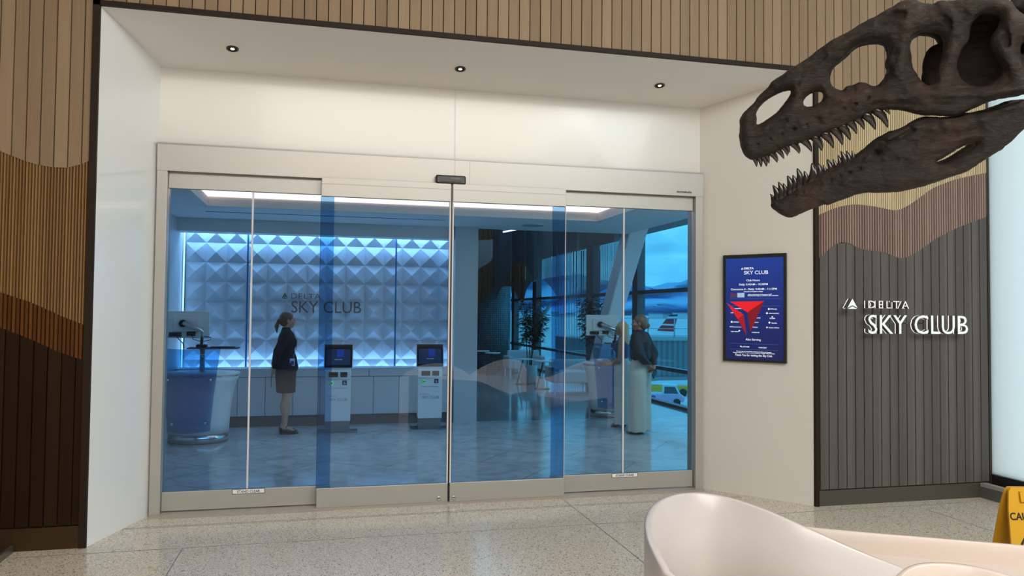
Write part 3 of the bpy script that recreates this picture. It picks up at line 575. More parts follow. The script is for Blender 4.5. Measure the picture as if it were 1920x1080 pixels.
for nm, za, zb in (('top_light', 2.80, 2.83), ('bottom_light', .735, .75)):
    MB().box(XA, XB_, 11.73, 11.77, za, zb).obj(nm, mat('feature_' + nm, (1, 1, 1), .4, emit=(.66, .82, 1.0), es=38 if nm == 'top_light' else 24), FW)
box('side_light', XA-.015, XA, 11.70, 11.74, ZA, ZB2, mat('feature_led_side', (1, 1, 1), .4, emit=(.8, .9, 1.0), es=2.5), FW)
for px in (463, 742): xx = onY(px, 560, 11.7).x; box('joint_strip', xx-.012, xx+.012, 11.72, 11.73, ZA, ZB2-.05, acry_blue, FW)
ws = tag(thing('wall_sign'), 'bronze DELTA SKY CLUB letters on the back-lit pyramid wall inside', 'sign')
br = mat('bronze_letters', (.24, .14, .10), .5, .1)
for s_, x0, x1_, yb, yt, wd in (('SKY CLUB', 546, 677, 586, 563, 1), ('DELTA', 546, 601, 559.5, 549.5, 1)):
    p = onY(x0, yb, 11.74); h = onY(x0, yt, 11.74).z-p.z; text('letters', s_, h, br, ws, .010, frame(p, (1, 0, 0), (0, 0, 1)), width=onY(x1_, yb, 11.74).x-p.x, space=1.15 if s_ == 'DELTA' else 1)
p = onY(528, 560, 11.74); emblem(ws, p, (1, 0, 0), (0, 0, 1), onY(540, 560, 11.74).x-p.x, onY(534, 548, 11.74).z-p.z, br, .01, None, br)
# counter run
cn = tag(thing('back_counter'), 'long pale grey counter with flush doors under the pyramid wall', 'counter')
ZK = .80
box('worktop', XLW+.02, 1.84, YB, 11.66, ZK-.02, ZK, cab_m, cn); box('carcass', XLW+.02, 1.84, YB+.02, 11.60, .14, ZK-.02, dark_in, cn); box('toe_kick', XLW+.02, 1.84, YB+.07, 11.6, 0, .14, toe, cn)
gx = [onY(x, 740, YB).x for x in (396, 445, 497, 549, 600, 650, 700, 748, 796)]; gx = [XLW+.02]+gx+[1.84]
for a_, c_ in zip(gx[:-1], gx[1:]): box('door', a_+.004, c_-.004, YB, YB+.02, .145, .675, cab_m, cn)
tg = [XLW+.02]+[onY(x, 700, YB).x for x in (510, 692)]+[1.84]
for a_, c_ in zip(tg[:-1], tg[1:]): box('fascia_panel', a_+.004, c_-.004, YB, YB+.02, .683, ZK-.02, cab_m, cn)

# ------------------------------------------------------------------ window wall of the lounge
WW = tag(thing('window_2'), 'floor to ceiling window wall on the right side of the lounge', kind='structure')
alu_w = mat('dark_window_frame', (.10, .115, .13), .4, .3)
ZH, ZTR, ZR = 3.16, 2.03, .635
ZH2 = 4.6
ys = [7.0, 10.4, 14.15, 16.8, 21.6, 24.2, 28, 32, 36]
for y, w in zip(ys, (.07, .07, .13, .22, .20, .16, .1, .1, .1)): box('mullion', FX-.06, FX+.10, y-w, y+w, 0, ZH2, alu_w, WW) if y > 14 else None
for z, h in ((ZTR, .035), (ZR, .03)): box('transom', FX-.05, FX+.08, YD+.2, 38, z-h, z+h, alu_w, WW)
box('rail_cap', FX-.075, FX-.05, YD+.2, 38, ZR+.03, ZR+.042, steel, WW)
box('sill', FX-.05, FX+.08, YD+.2, 38, -.02, .045, alu_w, WW)
box('head_beam', 4.58, FX+.10, YD+.1, 13.8, ZH, 3.6, mat('shade_box_grey', (.16, .17, .18), .5), WW)
box('head_wall', FX-.05, FX+.1, 13.8, 38, ZH, 4.6, mat('brown_head_wall', (.045, .028, .022), .6), WW)
box('glass', FX+.01, FX+.02, YD+.2, 38, .045, ZH2, g_win, WW)
tag(box('wall_facade_pier', FX-.02, FX+.3, YF, 7.0, 0, 6.6, mat('pier', (.3, .3, .3), .5)), kind='structure')
# farther room: high dark ceiling, back wall
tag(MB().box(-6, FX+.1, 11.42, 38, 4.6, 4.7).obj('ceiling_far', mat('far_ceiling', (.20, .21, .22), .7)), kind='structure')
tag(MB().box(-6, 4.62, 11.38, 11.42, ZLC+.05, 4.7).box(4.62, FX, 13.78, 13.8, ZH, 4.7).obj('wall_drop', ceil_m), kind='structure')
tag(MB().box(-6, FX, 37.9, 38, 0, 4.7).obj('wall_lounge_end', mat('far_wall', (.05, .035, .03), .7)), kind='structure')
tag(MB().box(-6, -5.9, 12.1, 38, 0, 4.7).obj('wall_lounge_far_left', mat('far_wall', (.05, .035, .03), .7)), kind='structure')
tag(box('trim_25', 3.1, 3.14, 12.2, 19.8, 4.58, 4.6, black), kind='structure')
# mosaic column
mo, t_, b_2 = newmat('blue_mosaic'); g = N(t_, 'ShaderNodeTexCoord'); bk = N(t_, 'ShaderNodeTexBrick', i_Scale=1, i_Mortar_Size=.006, i_Brick_Width=.055, i_Row_Height=.055, offset=0.0)
bk.inputs['Color1'].default_value = (.12, .20, .24, 1); bk.inputs['Color2'].default_value = (.20, .31, .35, 1); bk.inputs['Mortar'].default_value = (.03, .05, .06, 1)
t_.links.new(g.outputs['UV'], bk.inputs['Vector']); t_.links.new(bk.outputs['Color'], b_2.inputs['Base Color']); b_2.inputs['Roughness'].default_value = .25
cym, rm = 21.4, .47; cxm = onY(926, 600, 21.4).x
cl = MB().lathe([(rm, 0), (rm, 4.6)], 64, cxm, cym).obj('mosaic_column', mo, smooth=True)
uvl = cl.data.uv_layers.new(name='u')
for lp in cl.data.loops:
    v = cl.data.vertices[lp.vertex_index].co; uvl.data[lp.index].uv = ((atan2(v.y-cym, v.x-cxm)+pi)*rm, v.z)
tag(cl, 'round blue mosaic column in the far lounge', 'column')
box('rear', 0, 0, 0, 0, 0, 0, mo) if False else None
# slanted white structural fin
fin = MB(); Yf_ = 12.2; A = [onY(x, y, Yf_) for x, y in ((1184, 420), (1219, 420), (1165, 600), (1156, 690), (1118, 690), (1138, 600))]
fin.prism(A, (0, .4, 0)); tag(fin.obj('slanted_column', mat('white_fin', (.66, .70, .73), .4), bevel=.02), 'broad white slanted column in front of the lounge windows', 'column')
# ribbed wood ceiling drops and chain curtains, each a wavy hanging screen
def curtain(name, pts, Y0, Y1, m, label, cat, strand=.012, gap=.010, depth=.006, wave=.25, grp=None, zt=None):
    """pts: measured (x, ytop, ybottom); the screen waves in depth between Y0 and Y1"""
    n = len(pts); P_ = []
    for k, (x, yt, yb) in enumerate(pts):
        Y = Y0+(Y1-Y0)*k/(n-1)+wave*sin(k*1.3); a1 = onY(x, yt, Y); b1 = onY(x, yb, Y); P_.append((b1.x, Y, b1.z, max(a1.z, b1.z+.01) if zt is None else zt))
    P_ = np.array(P_); L = np.r_[0, np.cumsum(np.hypot(np.diff(P_[:, 0]), np.diff(P_[:, 1])))]
    fine = np.linspace(0, L[-1], 400); ker = np.hanning(25); ker /= ker.sum()
    C_ = [np.convolve(np.pad(np.interp(fine, L, P_[:, j]), 12, mode='edge'), ker, 'valid') for j in range(4)]
    b = MB(); s = 0
    while s < L[-1]:
        x, y, zb, zt_ = [float(np.interp(s, fine, c)) for c in C_]; x2, y2 = [float(np.interp(s+strand, fine, c)) for c in C_[:2]]
        zb2 = float(np.interp(s+strand, fine, C_[2]))
        b.add([(x, y, zb), (x2, y2, zb2), (x2, y2+depth, zb2), (x, y+depth, zb), (x, y, zt_), (x2, y2, zt_), (x2, y2+depth, zt_), (x, y+depth, zt_)], [(0, 3, 2, 1), (4, 5, 6, 7), (0, 1, 5, 4), (1, 2, 6, 5), (2, 3, 7, 6), (3, 0, 4, 7)])
        s += strand+gap
    return tag(b.obj(name, m, fix=False), label, cat, grp)
chain = mat('grey_chain', (.20, .22, .24), .35, .5); chain_d = mat('dark_blue_chain', (.05, .075, .10), .4, .3); chain_l = mat('pale_chain', (.42, .40, .38), .35, .4)
cc1 = curtain('chain_curtain', [(880, 455, 512), (895, 451, 505), (910, 450, 497), (920, 449, 490), (925, 449, 478)], 19.5, 18.2, chain_l, 'pale lit curtain of hanging rods at the left of the far lounge ceiling', 'curtain', .03, .005, wave=.1, grp='hanging curtains of the lounge')
curtain('chain_curtain', [(922, 445, 565), (930, 440, 562), (937, 436, 545), (947, 425, 522), (958, 425, 501), (972, 425, 492), (985, 425, 497), (995, 425, 515), (1002, 425, 522), (1007, 425, 512), (1015, 425, 488), (1035, 425, 470), (1055, 425, 455)], 17.6, 15.8, chain_d, 'dark blue scalloped chain curtain near the middle of the lounge ceiling', 'curtain', .013, .006, zt=4.58, grp='hanging curtains of the lounge')
curtain('chain_curtain', [(880, 470, 598), (890, 470, 580), (905, 470, 566), (925, 470, 546), (945, 470, 537), (958, 470, 537), (968, 470, 550), (976, 470, 568), (981, 470, 566), (988, 470, 540), (998, 470, 527), (1008, 470, 525)], 20.6, 20.2, wood_cur, 'brown ribbed wooden drop with a pointed tip before the far windows', 'ceiling screen', .05, .012, .03, wave=.15, zt=4.6, grp='hanging curtains of the lounge')
curtain('chain_curtain', [(1000, 440, 530), (1012, 440, 523), (1022, 440, 526), (1034, 440, 540), (1044, 440, 555), (1058, 440, 562), (1085, 440, 560), (1115, 440, 552), (1140, 440, 540), (1152, 440, 522), (1160, 440, 498), (1164, 440, 450)], 15.3, 13.6, chain, 'grey see-through chain curtain curving down beside the slanted column', 'curtain', .012, .011, zt=4.58, grp='hanging curtains of the lounge')
curtain('chain_curtain', [(1040, 470, 700), (1070, 470, 700), (1100, 470, 700), (1125, 470, 700)], 18.8, 18.4, chain_d, 'full height dark chain curtain behind the tall potted bamboo', 'curtain', .012, .030, grp='hanging curtains of the lounge', wave=.12)
hp1, hp2 = onY(884, 456, 19.5), onY(915, 452, 18.5)
for q_ in (hp1, hp2): MB().tube([q_, (q_.x, q_.y, 4.6)], .006, 6).obj('hanging_rod', black, cc1)
lb = tag(thing('linear_light'), 'slim bright linear light on the lounge ceiling', 'light'); p, q = onY(944, 435, 14.0), onY(984, 427, 12.4); MB().tube([p, q], .012, 8).obj('diffuser', mat('linear_led', (1, 1, 1), .4, emit=(1, .9, .8), es=6), lb); MB().tube([p+Vector((0, 0, .03)), q+Vector((0, 0, .03))], .02, 8).tube([p+Vector((0, 0, .03)), (p.x, p.y, 4.6)], .004, 6).tube([q+Vector((0, 0, .03)), (q.x, q.y, 4.6)], .004, 6).obj('housing', black, lb)

# ------------------------------------------------------------------ podiums
def podium(loc, rz, label, mon=True):
    t = thing('check_in_podium', label, 'podium', loc, rz, 'blue fronted podiums in the lounge')
    MB().lathe([(.345, 0), (.345, .115)], 56, sy=.8).obj('plinth', steel, t, True)
    MB().lathe([(.355, .115), (.36, .25), (.375, .42), (.40, .60), (.435, .74), (.465, .80)], 56, sy=.8).obj('body', white, t, True)
    MB().lathe([(.462, .80), (.462, .815)], 56, sy=.8).obj('steel_band', steel, t, True); MB().lathe([(.47, .815), (.475, .83), (.47, .845), (.1, .846)], 56, sy=.8).obj('counter_top', white, t, True)
    b = MB(); n = 14; nz = 10
    def pp(u, v, off=0):        # tapered front panel following the belly
        hw = .235+.105*v**1.2; x = -.06+hw*(2*u-1); y = -.30-.05*v-.055*(1-(2*u-1)**2)-off; return (x, y, .17+.99*v-.02*sin(pi*u))
    vs = [pp(i/n, j/nz, o) for o in (0, .012) for j in range(nz+1) for i in range(n+1)]; K = (n+1)*(nz+1); fs = []
    for j in range(nz):
        for i in range(n):
            q = j*(n+1)+i; fs += [(q, q+n+1, q+n+2, q+1), (K+q, K+q+1, K+q+n+2, K+q+n+1)]
    bd = [i for i in range(n)]+[j*(n+1)+n for j in range(nz)]+[nz*(n+1)+n-i for i in range(n)]+[(nz-j)*(n+1) for j in range(nz)]
    fs += [(bd[k], bd[(k+1) % len(bd)], K+bd[(k+1) % len(bd)], K+bd[k]) for k in range(len(bd))]
    MB().add(vs, fs).obj('front_panel', glass('blue_panel', (.16, .44, .70), .06) if 'blue_panel' not in MAT else MAT['blue_panel'], t, True)
    for u, v in ((.1, .62), (.9, .62), (.12, .10), (.88, .10)):
        x, y, z = pp(u, v, .012); me = MB().lathe([(.016, -.03), (.016, .012), (.010, .016)], 16).me('b'); me.transform(Matrix.Translation((x, y, z)) @ Matrix.Rotation(pi/2, 4, 'X')); link('bolt', me, steel, t, True)
    box('desk_shelf', -.12, .46, -.22, .10, 1.135, 1.15, dark_in, t)
    box('keyboard', .14, .42, -.20, -.06, 1.15, 1.165, black, t, bevel=.004); box('card_reader', -.02, .10, -.20, -.08, 1.15, 1.19, black, t, bevel=.006)
    MB().tube([(.02, .06, .84), (.02, .06, 1.15)], .03, 16).obj('shelf_post', steel, t, True)
    mo_ = MB().box(-.42, .10, .02, .05, 1.26, 1.59).obj('monitor', white, t, bevel=.008)
    box('rear_cover', -.32, -.02, .0, .02, 1.34, 1.52, white, mo_, bevel=.01); box('port_recess', -.36, -.22, -.002, .021, 1.28, 1.33, black, mo_); box('port_recess', -.16, -.06, -.002, .021, 1.29, 1.34, black, mo_)
    arm = MB().tube([(-.20, -.02, 1.44), (-.17, -.05, 1.44), (.02, -.09, 1.36), (.035, -.09, 1.34), (.02, -.06, 1.15)], [.035, .03, .024, .022, .018], 12).obj('monitor_arm', steel, t, True)
    me = MB().lathe([(.045, -.02), (.045, .02)], 20).me('d'); me.transform(Matrix.Translation((-.20, -.02, 1.44)) @ Matrix.Rotation(pi/2, 4, 'X')); link('pivot_disc', me, black, arm, True)
    MB().tube([(-.28, -.01, 1.31), (-.25, -.04, 1.26), (-.19, -.05, 1.20), (-.18, -.04, 1.14)], .006, 6).tube([(-.10, -.01, 1.31), (-.08, -.05, 1.25), (.02, -.06, 1.22), (.12, -.05, 1.24), (.13, -.04, 1.27), (.02, -.04, 1.29)], .005, 6).obj('cable', black, t, True)
    return t
podium((-1.47, 10.15, 0), 0, 'white flared podium with a blue front panel near the left jamb')
podium((4.45, 11.55, 0), radians(-8), 'blue fronted podium behind the two women')

# ------------------------------------------------------------------ kiosks
def kiosk(x, y, label):
    t = thing('check_in_kiosk', label, 'kiosk', (x, y, 0), radians(-3), 'self service kiosks before the counter')
    box('floor_plate', -.26, .26, -.14, .18, 0, .012, steel, t); box('base', -.155, .155, -.07, .11, .012, .15, mat('kiosk_base_grey', (.20, .21, .22), .4), t)
    bd = box('tower', -.165, .165, -.08, .12, .15, .72, white, t, bevel=.006)
    MB().box(-.155, .155, -.085, -.08, .70, .705).obj('seam_strip', alu_d, t)
    hdm = MB().prism([(-.165, -.085, .72), (-.165, .12, .72), (-.165, .12, .86), (-.165, -.02, .86), (-.165, -.085, .80)], (.33, 0, 0)).obj('head', white, t, bevel=.004)
    box('scanner_window', -.12, .0, -.092, -.06, .735, .80, black, t); box('card_slot', .03, .12, -.092, -.06, .735, .80, black, t)
    T = Matrix.Translation((0, -.03, .84)) @ Matrix.Rotation(radians(-14), 4, 'X')
    me = MB().box(-.19, .19, -.02, .02, 0, .335, T=T).me('s'); sc_ = link('screen_housing', me, mat('silver_housing', (.45, .46, .48), .3, .5), t)
    link('screen_glass', MB().box(-.18, .18, -.024, -.02, .01, .325, T=T).me('g'), mat('screen_glass_black', (.006, .008, .014), .06), sc_)
    link('screen_image', MB().box(-.155, .155, -.0248, -.0242, .05, .26, T=T).me('i'), mat('screen_image_navy', (.01, .01, .02), .1, emit=(.012, .022, .05), es=1.2), sc_)
    link('screen_image', MB().box(-.02, .07, -.0252, -.0249, .15, .26, T=T).me('i'), mat('screen_image_blue', (.01, .01, .02), .1, emit=(.015, .04, .22), es=1.2), sc_)
    TT = T @ frame((0, -.0254, .115), (1, 0, 0), (0, 0, 1)); text('lettering', 'WELCOME', .014, mat('screen_text', (0, 0, 0), .3, emit=(.6, .7, .8), es=.8), sc_, .0003, TT, align='CENTER', width=.10)
    ar = MB().prism([(-.125, -.0815, .635), (-.085, -.0815, .635), (-.085, -.0815, .62), (-.045, -.0815, .655), (-.085, -.0815, .69), (-.085, -.0815, .675), (-.125, -.0815, .675)], (0, .001, 0)).obj('green_arrow_light', mat('black_arrow', (.01, .03, .01), .4), t)
    dots = MB()
    for (dx, dz) in ((-.118, .665), (-.118, .645), (-.105, .655), (-.092, .667), (-.092, .643), (-.078, .676), (-.078, .634), (-.068, .665), (-.068, .645), (-.055, .655)): dots.lathe([(.0045, 0), (.0045, .001)], 8)
    dots = MB()
    for (dx, dz) in ((-.118, .665), (-.118, .645), (-.105, .655), (-.092, .667), (-.092, .643), (-.078, .676), (-.078, .634), (-.068, .665), (-.068, .645), (-.055, .655)): dots.box(dx-.004, dx+.004, -.0835, -.082, dz-.004, dz+.004)
    dots.obj('led_dots', mat('led_green', (0, 0, 0), .4, emit=(.25, 1, .35), es=2.5), ar)
    box('accessibility_badge', .055, .115, -.083, -.08, .63, .69, mat('badge_blue', (.01, .03, .11), .4), t)
    MB().tube([(.082, -.085, .675), (.082, -.085, .655), (.094, -.085, .655), (.10, -.085, .642)], .003, 6).tube([(.078, -.085, .66), (.074, -.085, .648), (.082, -.085, .640), (.090, -.085, .645)], .0025, 6).obj('badge_symbol', face_w, t)
    box('divider_line', -.115, .115, -.0825, -.08, .585, .589, alu_d, t)
    text('lettering', 'SKY CLUB', .038, alu_d, t, .0006, frame((-.105, -.0815, .42), (1, 0, 0), (0, 0, 1)), width=.225); text('lettering', 'DELTA', .014, alu_d, t, .0006, frame((-.105, -.0815, .475), (1, 0, 0), (0, 0, 1)), width=.09)
    emblem(t, (-.135, -.0812, .475), (1, 0, 0), (0, 0, 1), .02, .018, alu_d, .0005)
    return t
kiosk(.20, 10.62, 'white kiosk on the left, seen through the overlapping glass'); kiosk(1.44, 10.72, 'white kiosk on the right, beside the meeting edge of the doors')

# ------------------------------------------------------------------ bamboo in pots
leaf_m = mat('bamboo_leaf', (.012, .035, .018), .45, vary=(9, .5)); stem_m = mat('bamboo_stem', (.05, .06, .03), .5); pot_m = mat('white_pot', (.62, .66, .68), .4)
def bamboo(loc, s, hp, rp, ht, label, seed, spread=.32, nleaf=1500):
    R = random.Random(seed); t = thing('potted_bamboo', label, 'potted plant', loc, 0, 'potted bamboos in the lounge')
    MB().lathe([(rp*.88, 0), (rp, .03), (rp, hp), (rp*.9, hp), (rp*.9, hp-.05)], 40).obj('pot', pot_m, t, True); MB().lathe([(rp*.9, hp-.06), (rp*.88, hp-.05)], 32).obj('soil', mat('soil', (.02, .015, .01), .9), t)
    lv = MB()
    for k in range(6):
        a = k*1.05+R.random(); r = spread*(.3+.6*R.random()); pts = [(rp*.3*cos(a), rp*.3*sin(a), hp-.05)]; top = ht*(.78+.22*R.random())
        for j in range(1, 7): f = j/6; pts.append((pts[0][0]+cos(a)*r*f**1.7, pts[0][1]+sin(a)*r*f**1.7, hp+(top-hp)*f))
        MB().tube(pts, [.010, .010, .009, .008, .007, .006, .004], 7).obj('stem', stem_m, t, True)
        for q in range(nleaf//6):
            f = .42+.58*R.random()**.8; i = min(5, int(f*6)); w = f*6-i; b0 = Vector(pts[i]).lerp(Vector(pts[i+1]), w); az = R.random()*2*pi; rr = R.random()*.20*(1.15-f*.5)
            o_ = b0+Vector((cos(az)*rr, sin(az)*rr, R.uniform(-.05, .08))); d = Vector((cos(az), sin(az), R.uniform(-.8, .25))).normalized(); L_ = R.uniform(.07, .13)*s; sd = d.cross(Vector((R.uniform(-1, 1), R.uniform(-1, 1), 1))).normalized()*L_*.14
            lv.add([o_, o_+d*L_*.4+sd, o_+d*L_, o_+d*L_*.4-sd, o_+d*L_*.45+Vector((0, 0, -.004))], [(0, 4, 1), (0, 3, 4), (1, 4, 2), (4, 3, 2)])
            if rr > .08: lv.add([b0, b0+Vector((.002, 0, 0)), o_+Vector((.002, 0, 0)), o_], [(0, 1, 2, 3)])
    fo = lv.obj('foliage', leaf_m, t, fix=False); fo['kind'] = 'stuff'; return t
bamboo((4.92, 13.5, 0), 1, .47, .165, 1.98, 'tall potted bamboo in a wide white pot just left of the blonde woman', 3, .30)
bamboo((4.62, 17.3, 0), 1.1, .42, .19, 1.92, 'potted bamboo behind the small white tables', 8, .34)

# ------------------------------------------------------------------ tables and armchairs
def side_table(x, y, h, label):
    t = thing('side_table', label, 'table', (x, y, 0), 0, 'small white side tables in the lounge')
    MB().lathe([(.20, h-.022), (.205, h-.011), (.20, h)], 36).obj('table_top', white, t, True); MB().tube([(-.16, 0, .012), (-.02, 0, h-.02)], [.018, .014], 12).obj('leg', bronze, t, True)
    MB().lathe([(.16, 0), (.16, .012)], 32, -.04).obj('base', bronze, t, True); return t
for (x, y, h, lb_) in ((4.12, 20.3, .60, 'small white side table standing farthest left in the far lounge'), (4.28, 19.7, .58, 'small white side table second from the left, before the mosaic column'), (4.42, 17.0, .58, 'small white side table before the small bamboo pot'), (4.58, 15.9, .60, 'nearest small white side table, rightmost of the four')): side_table(x, y, h, lb_)
def sofa(x, y, w, label):
    t = thing('lounge_chair', label, 'armchair', (x, y, 0), radians(0), 'pale lounge seats beside the small tables'); uph = mat('pale_upholstery', (.55, .56, .57), .7)
    box('seat', -w/2+.12, w/2, -.36, .30, .13, .38, uph, t, .03); box('backrest', -w/2+.1, w/2, .22, .38, .13, .60, uph, t, .04); box('armrest', -w/2, -w/2+.14, -.34, .36, .13, .46, uph, t, .03); box('armrest', w/2-.14, w/2, -.34, .36, .13, .46, uph, t, .03)
    for sx in (-1, 1):
        for sy in (-1, 1): box('leg', sx*(w/2-.05)-.02, sx*(w/2-.05)+.02, sy*.28-.02, sy*.28+.02, 0, .22, steel, t)
    return t
sofa(5.25, 20.2, 1.0, 'pale lounge chair behind, farther from the doors'); sofa(5.22, 16.1, .95, 'pale lounge chair nearer the doors, beside the rightmost side table')
dr = tag(thing('floor_drain'), 'small round metal floor box in the marble near the right jamb', 'floor cover', (5.04, 10.41, 0)); MB().lathe([(.07, 0), (.07, .003)], 24).obj('ring', steel, dr); MB().lathe([(.058, .003), (.058, .004)], 24).obj('cover', alu_d, dr)

# ------------------------------------------------------------------ outside
GZ = -4.5
tag(MB().box(FX+2, 6000, -3000, 9000, GZ-1, GZ).obj('ground_apron', mat('apron_concrete', (.62, .64, .66), .7, vary=(.15, .15))), 'pale concrete apron outside', kind='structure')
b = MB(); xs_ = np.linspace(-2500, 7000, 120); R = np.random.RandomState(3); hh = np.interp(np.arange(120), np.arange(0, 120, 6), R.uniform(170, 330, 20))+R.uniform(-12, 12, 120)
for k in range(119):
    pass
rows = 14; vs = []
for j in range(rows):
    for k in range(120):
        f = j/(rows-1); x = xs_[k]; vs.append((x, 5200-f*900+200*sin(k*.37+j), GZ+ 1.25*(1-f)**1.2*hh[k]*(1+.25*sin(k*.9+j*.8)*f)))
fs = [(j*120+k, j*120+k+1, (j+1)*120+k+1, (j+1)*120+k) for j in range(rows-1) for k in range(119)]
tag(b.add(vs, fs).obj('mountain_range', mat('hazy_mountain', (.34, .56, .80), .9, vary=(.0012, .10)), smooth=True), 'haze-blue mountain range on the horizon', 'mountains', kind='structure')  # aerial haze is put into the pale blue colour
R = random.Random(4)
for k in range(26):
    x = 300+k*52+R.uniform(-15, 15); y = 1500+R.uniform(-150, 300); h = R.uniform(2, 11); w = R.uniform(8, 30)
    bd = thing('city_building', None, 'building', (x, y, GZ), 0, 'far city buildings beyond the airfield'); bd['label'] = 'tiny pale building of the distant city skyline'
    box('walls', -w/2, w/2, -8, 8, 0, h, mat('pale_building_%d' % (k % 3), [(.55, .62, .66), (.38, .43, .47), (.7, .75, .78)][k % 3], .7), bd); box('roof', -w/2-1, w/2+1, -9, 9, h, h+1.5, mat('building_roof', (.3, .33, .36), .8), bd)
# jet bridge with railing
jb = tag(thing('jet_bridge'), 'grey ribbed jet bridge with a railing crossing behind the lounge windows', 'jet bridge')
jm, t_, b_2 = newmat('ribbed_grey_metal'); g = N(t_, 'ShaderNodeNewGeometry'); wv = N(t_, 'ShaderNodeTexWave', i_Scale=1.6, bands_direction='X'); t_.links.new(g.outputs['Position'], wv.inputs[0]); r_ = ramp(t_, [(.3, (.14, .16, .18)), (.7, (.22, .25, .27))]); t_.links.new(wv.outputs['Fac'], r_.inputs[0]); t_.links.new(r_.outputs[0], b_2.inputs['Base Color'])
yj = 24.0; zt_j = onY(1260, 636, yj).z; zb_j = onY(1260, 706, yj).z
MB().box(8.2, 26, yj, yj+3, zb_j, zt_j).obj('tunnel', jm, jb); box('roof_edge', 8.2, 26, yj-.08, yj, zt_j-.05, zt_j+.02, alu, jb); box('lower_edge', 8.2, 26, yj-.08, yj, zb_j-.12, zb_j, alu_d, jb)
rl = MB(); zr = onY(1260, 597, yj).z
for z in (zr, (zr+zt_j)/2, zt_j+.12): rl.box(8.2, 26, yj-.03, yj, z-.012, z+.012)
x = 8.6
while x < 26: rl.box(x-.02, x+.02, yj-.03, yj, zt_j, zr); x += .95
rl.obj('railing', mat('rail_grey', (.45, .48, .5), .5), jb)
for x in (10.5, 20): MB().tube([(x, yj+1.5, GZ), (x, yj+1.5, zb_j)], .25, 14).obj('support_column', alu_d, jb, True)
st_ = MB().tube([onY(958, 672, 26), onY(1032, 572, 26)], .06, 8).obj('steel_brace', alu); tag(st_, 'thin pale diagonal brace outside the far windows', 'brace')
# aircraft tail
at = tag(thing('aircraft'), 'parked aircraft with a red and navy tail fin beyond the jet bridge', 'aircraft')
YA = 190.0; T_ = [onY(x, y, YA) for x, y in ((1233, 620), (1256, 590), (1271, 589.5), (1264, 622))]
def lerp(a, b, f): return a+(b-a)*f
navy_t = mat('tail_navy', (.02, .035, .09), .4); red_t = mat('tail_red', (.50, .02, .03), .4); wht_t = mat('fuselage_white', (.7, .73, .75), .3)
cuts = [0, .34, .43, .66, .76, .88, 1]
L0, L1, R0, R1 = T_[0], T_[1], T_[3], T_[2]
for i, mm in enumerate((red_t, wht_t, red_t, navy_t, wht_t, navy_t)):
    f0, f1 = cuts[i], cuts[i+1]; f1 = f1 if i % 2 == 0 or True else f1
    MB().prism([lerp(L0, L1, f0), lerp(R0, R1, f0), lerp(R0, R1, f1), lerp(L0, L1, f1)], (0, .4, 0)).obj('tail_fin_band', mm, at)
fz = L0.z-1.9; me = MB().lathe([(.2, -3), (1.2, 0), (1.9, 6), (1.9, 24), (1.4, 28), (.3, 30)], 24).me('f'); me.transform(Matrix.Translation((R0.x+1, YA, fz)) @ Matrix.Rotation(-pi/2, 4, 'Y')); link('fuselage', me, wht_t, at, True)
MB().prism([(R0.x-14, YA-9, fz-.6), (R0.x-10, YA-9, fz-.6), (R0.x-8, YA, fz-.4), (R0.x-16, YA, fz-.4)], (0, 0, .3)).obj('wing', wht_t, at)
for x in (R0.x-6, R0.x-22): MB().tube([(x, YA, GZ), (x, YA, fz)], .3, 10).obj('landing_gear', black, at)
# baggage tug
tgp = onZ(1250, 759, GZ); tg_ = tag(thing('baggage_tug', None, None, (tgp.x, tgp.y, GZ), radians(-24)), 'white and pink baggage tug with a cab on the apron', 'airport tug')
pink = mat('pink_paint', (.85, .45, .60), .4)
tg_.scale = (.74, .74, .74)
MB().prism([(-2.0, -.75, .35), (1.5, -.75, .35), (1.6, -.75, .75), (1.2, -.75, 1.0), (-2.0, -.75, 1.0)], (0, 1.5, 0)).obj('body', pink, tg_, bevel=.03)
MB().prism([(-.45, -.72, 1.0), (1.25, -.72, 1.0), (.85, -.72, 1.85), (-.35, -.72, 1.9)], (0, 1.44, 0)).obj('cab', wht_t, tg_, bevel=.04)
for y in (-.735, .725): MB().prism([(-.25, y, 1.1), (1.02, y, 1.1), (.72, y, 1.72), (-.2, y, 1.72)], (0, .01, 0)).obj('cab_window', mat('dark_window', (.05, .08, .10), .1), tg_)
MB().prism([(1.20, -.6, 1.08), (1.20, .6, 1.08), (.90, .6, 1.74), (.90, -.6, 1.74)], (.03, 0, .01)).obj('windscreen', mat('dark_window', (.05, .08, .10), .1), tg_)
MB().tube([(-1.2, -.76, .72), (-1.2, -.74, .72)], .2, 16).obj('round_mark', mat('magenta', (.5, .03, .3), .4), tg_)
for x in (-1.4, .9):
    for y in (-.72, .72): MB().tube([(x, y-.1, .33), (x, y+.1, .33)], .33, 20).obj('wheel', black, tg_, True)
lp_ = onZ(1250, 741, GZ); bl = tag(thing('belt_loader', None, None, (lp_.x, lp_.y, GZ), radians(-24)), 'yellow belt loader parked behind the tug', 'belt loader'); yl = mat('loader_yellow', (1.0, .46, .02), .5)
bl.scale = (.75, .75, .75)
MB().box(-3.2, 2.2, -.8, .8, .4, 1.0).obj('chassis', yl, bl, bevel=.04); MB().prism([(-4, -.5, 1.0), (3.2, -.5, 2.1), (3.2, -.5, 2.45), (-4, -.5, 1.35)], (0, 1, 0)).obj('conveyor', yl, bl); MB().prism([(-3.9, -.52, 1.38), (3.1, -.52, 2.48), (3.1, -.52, 2.52), (-3.9, -.52, 1.42)], (0, 1.04, 0)).obj('belt', black, bl)
for x in (-2.4, 1.6):
    for y in (-.8, .8): MB().tube([(x, y-.12, .38), (x, y+.12, .38)], .38, 20).obj('wheel', black, bl, True)

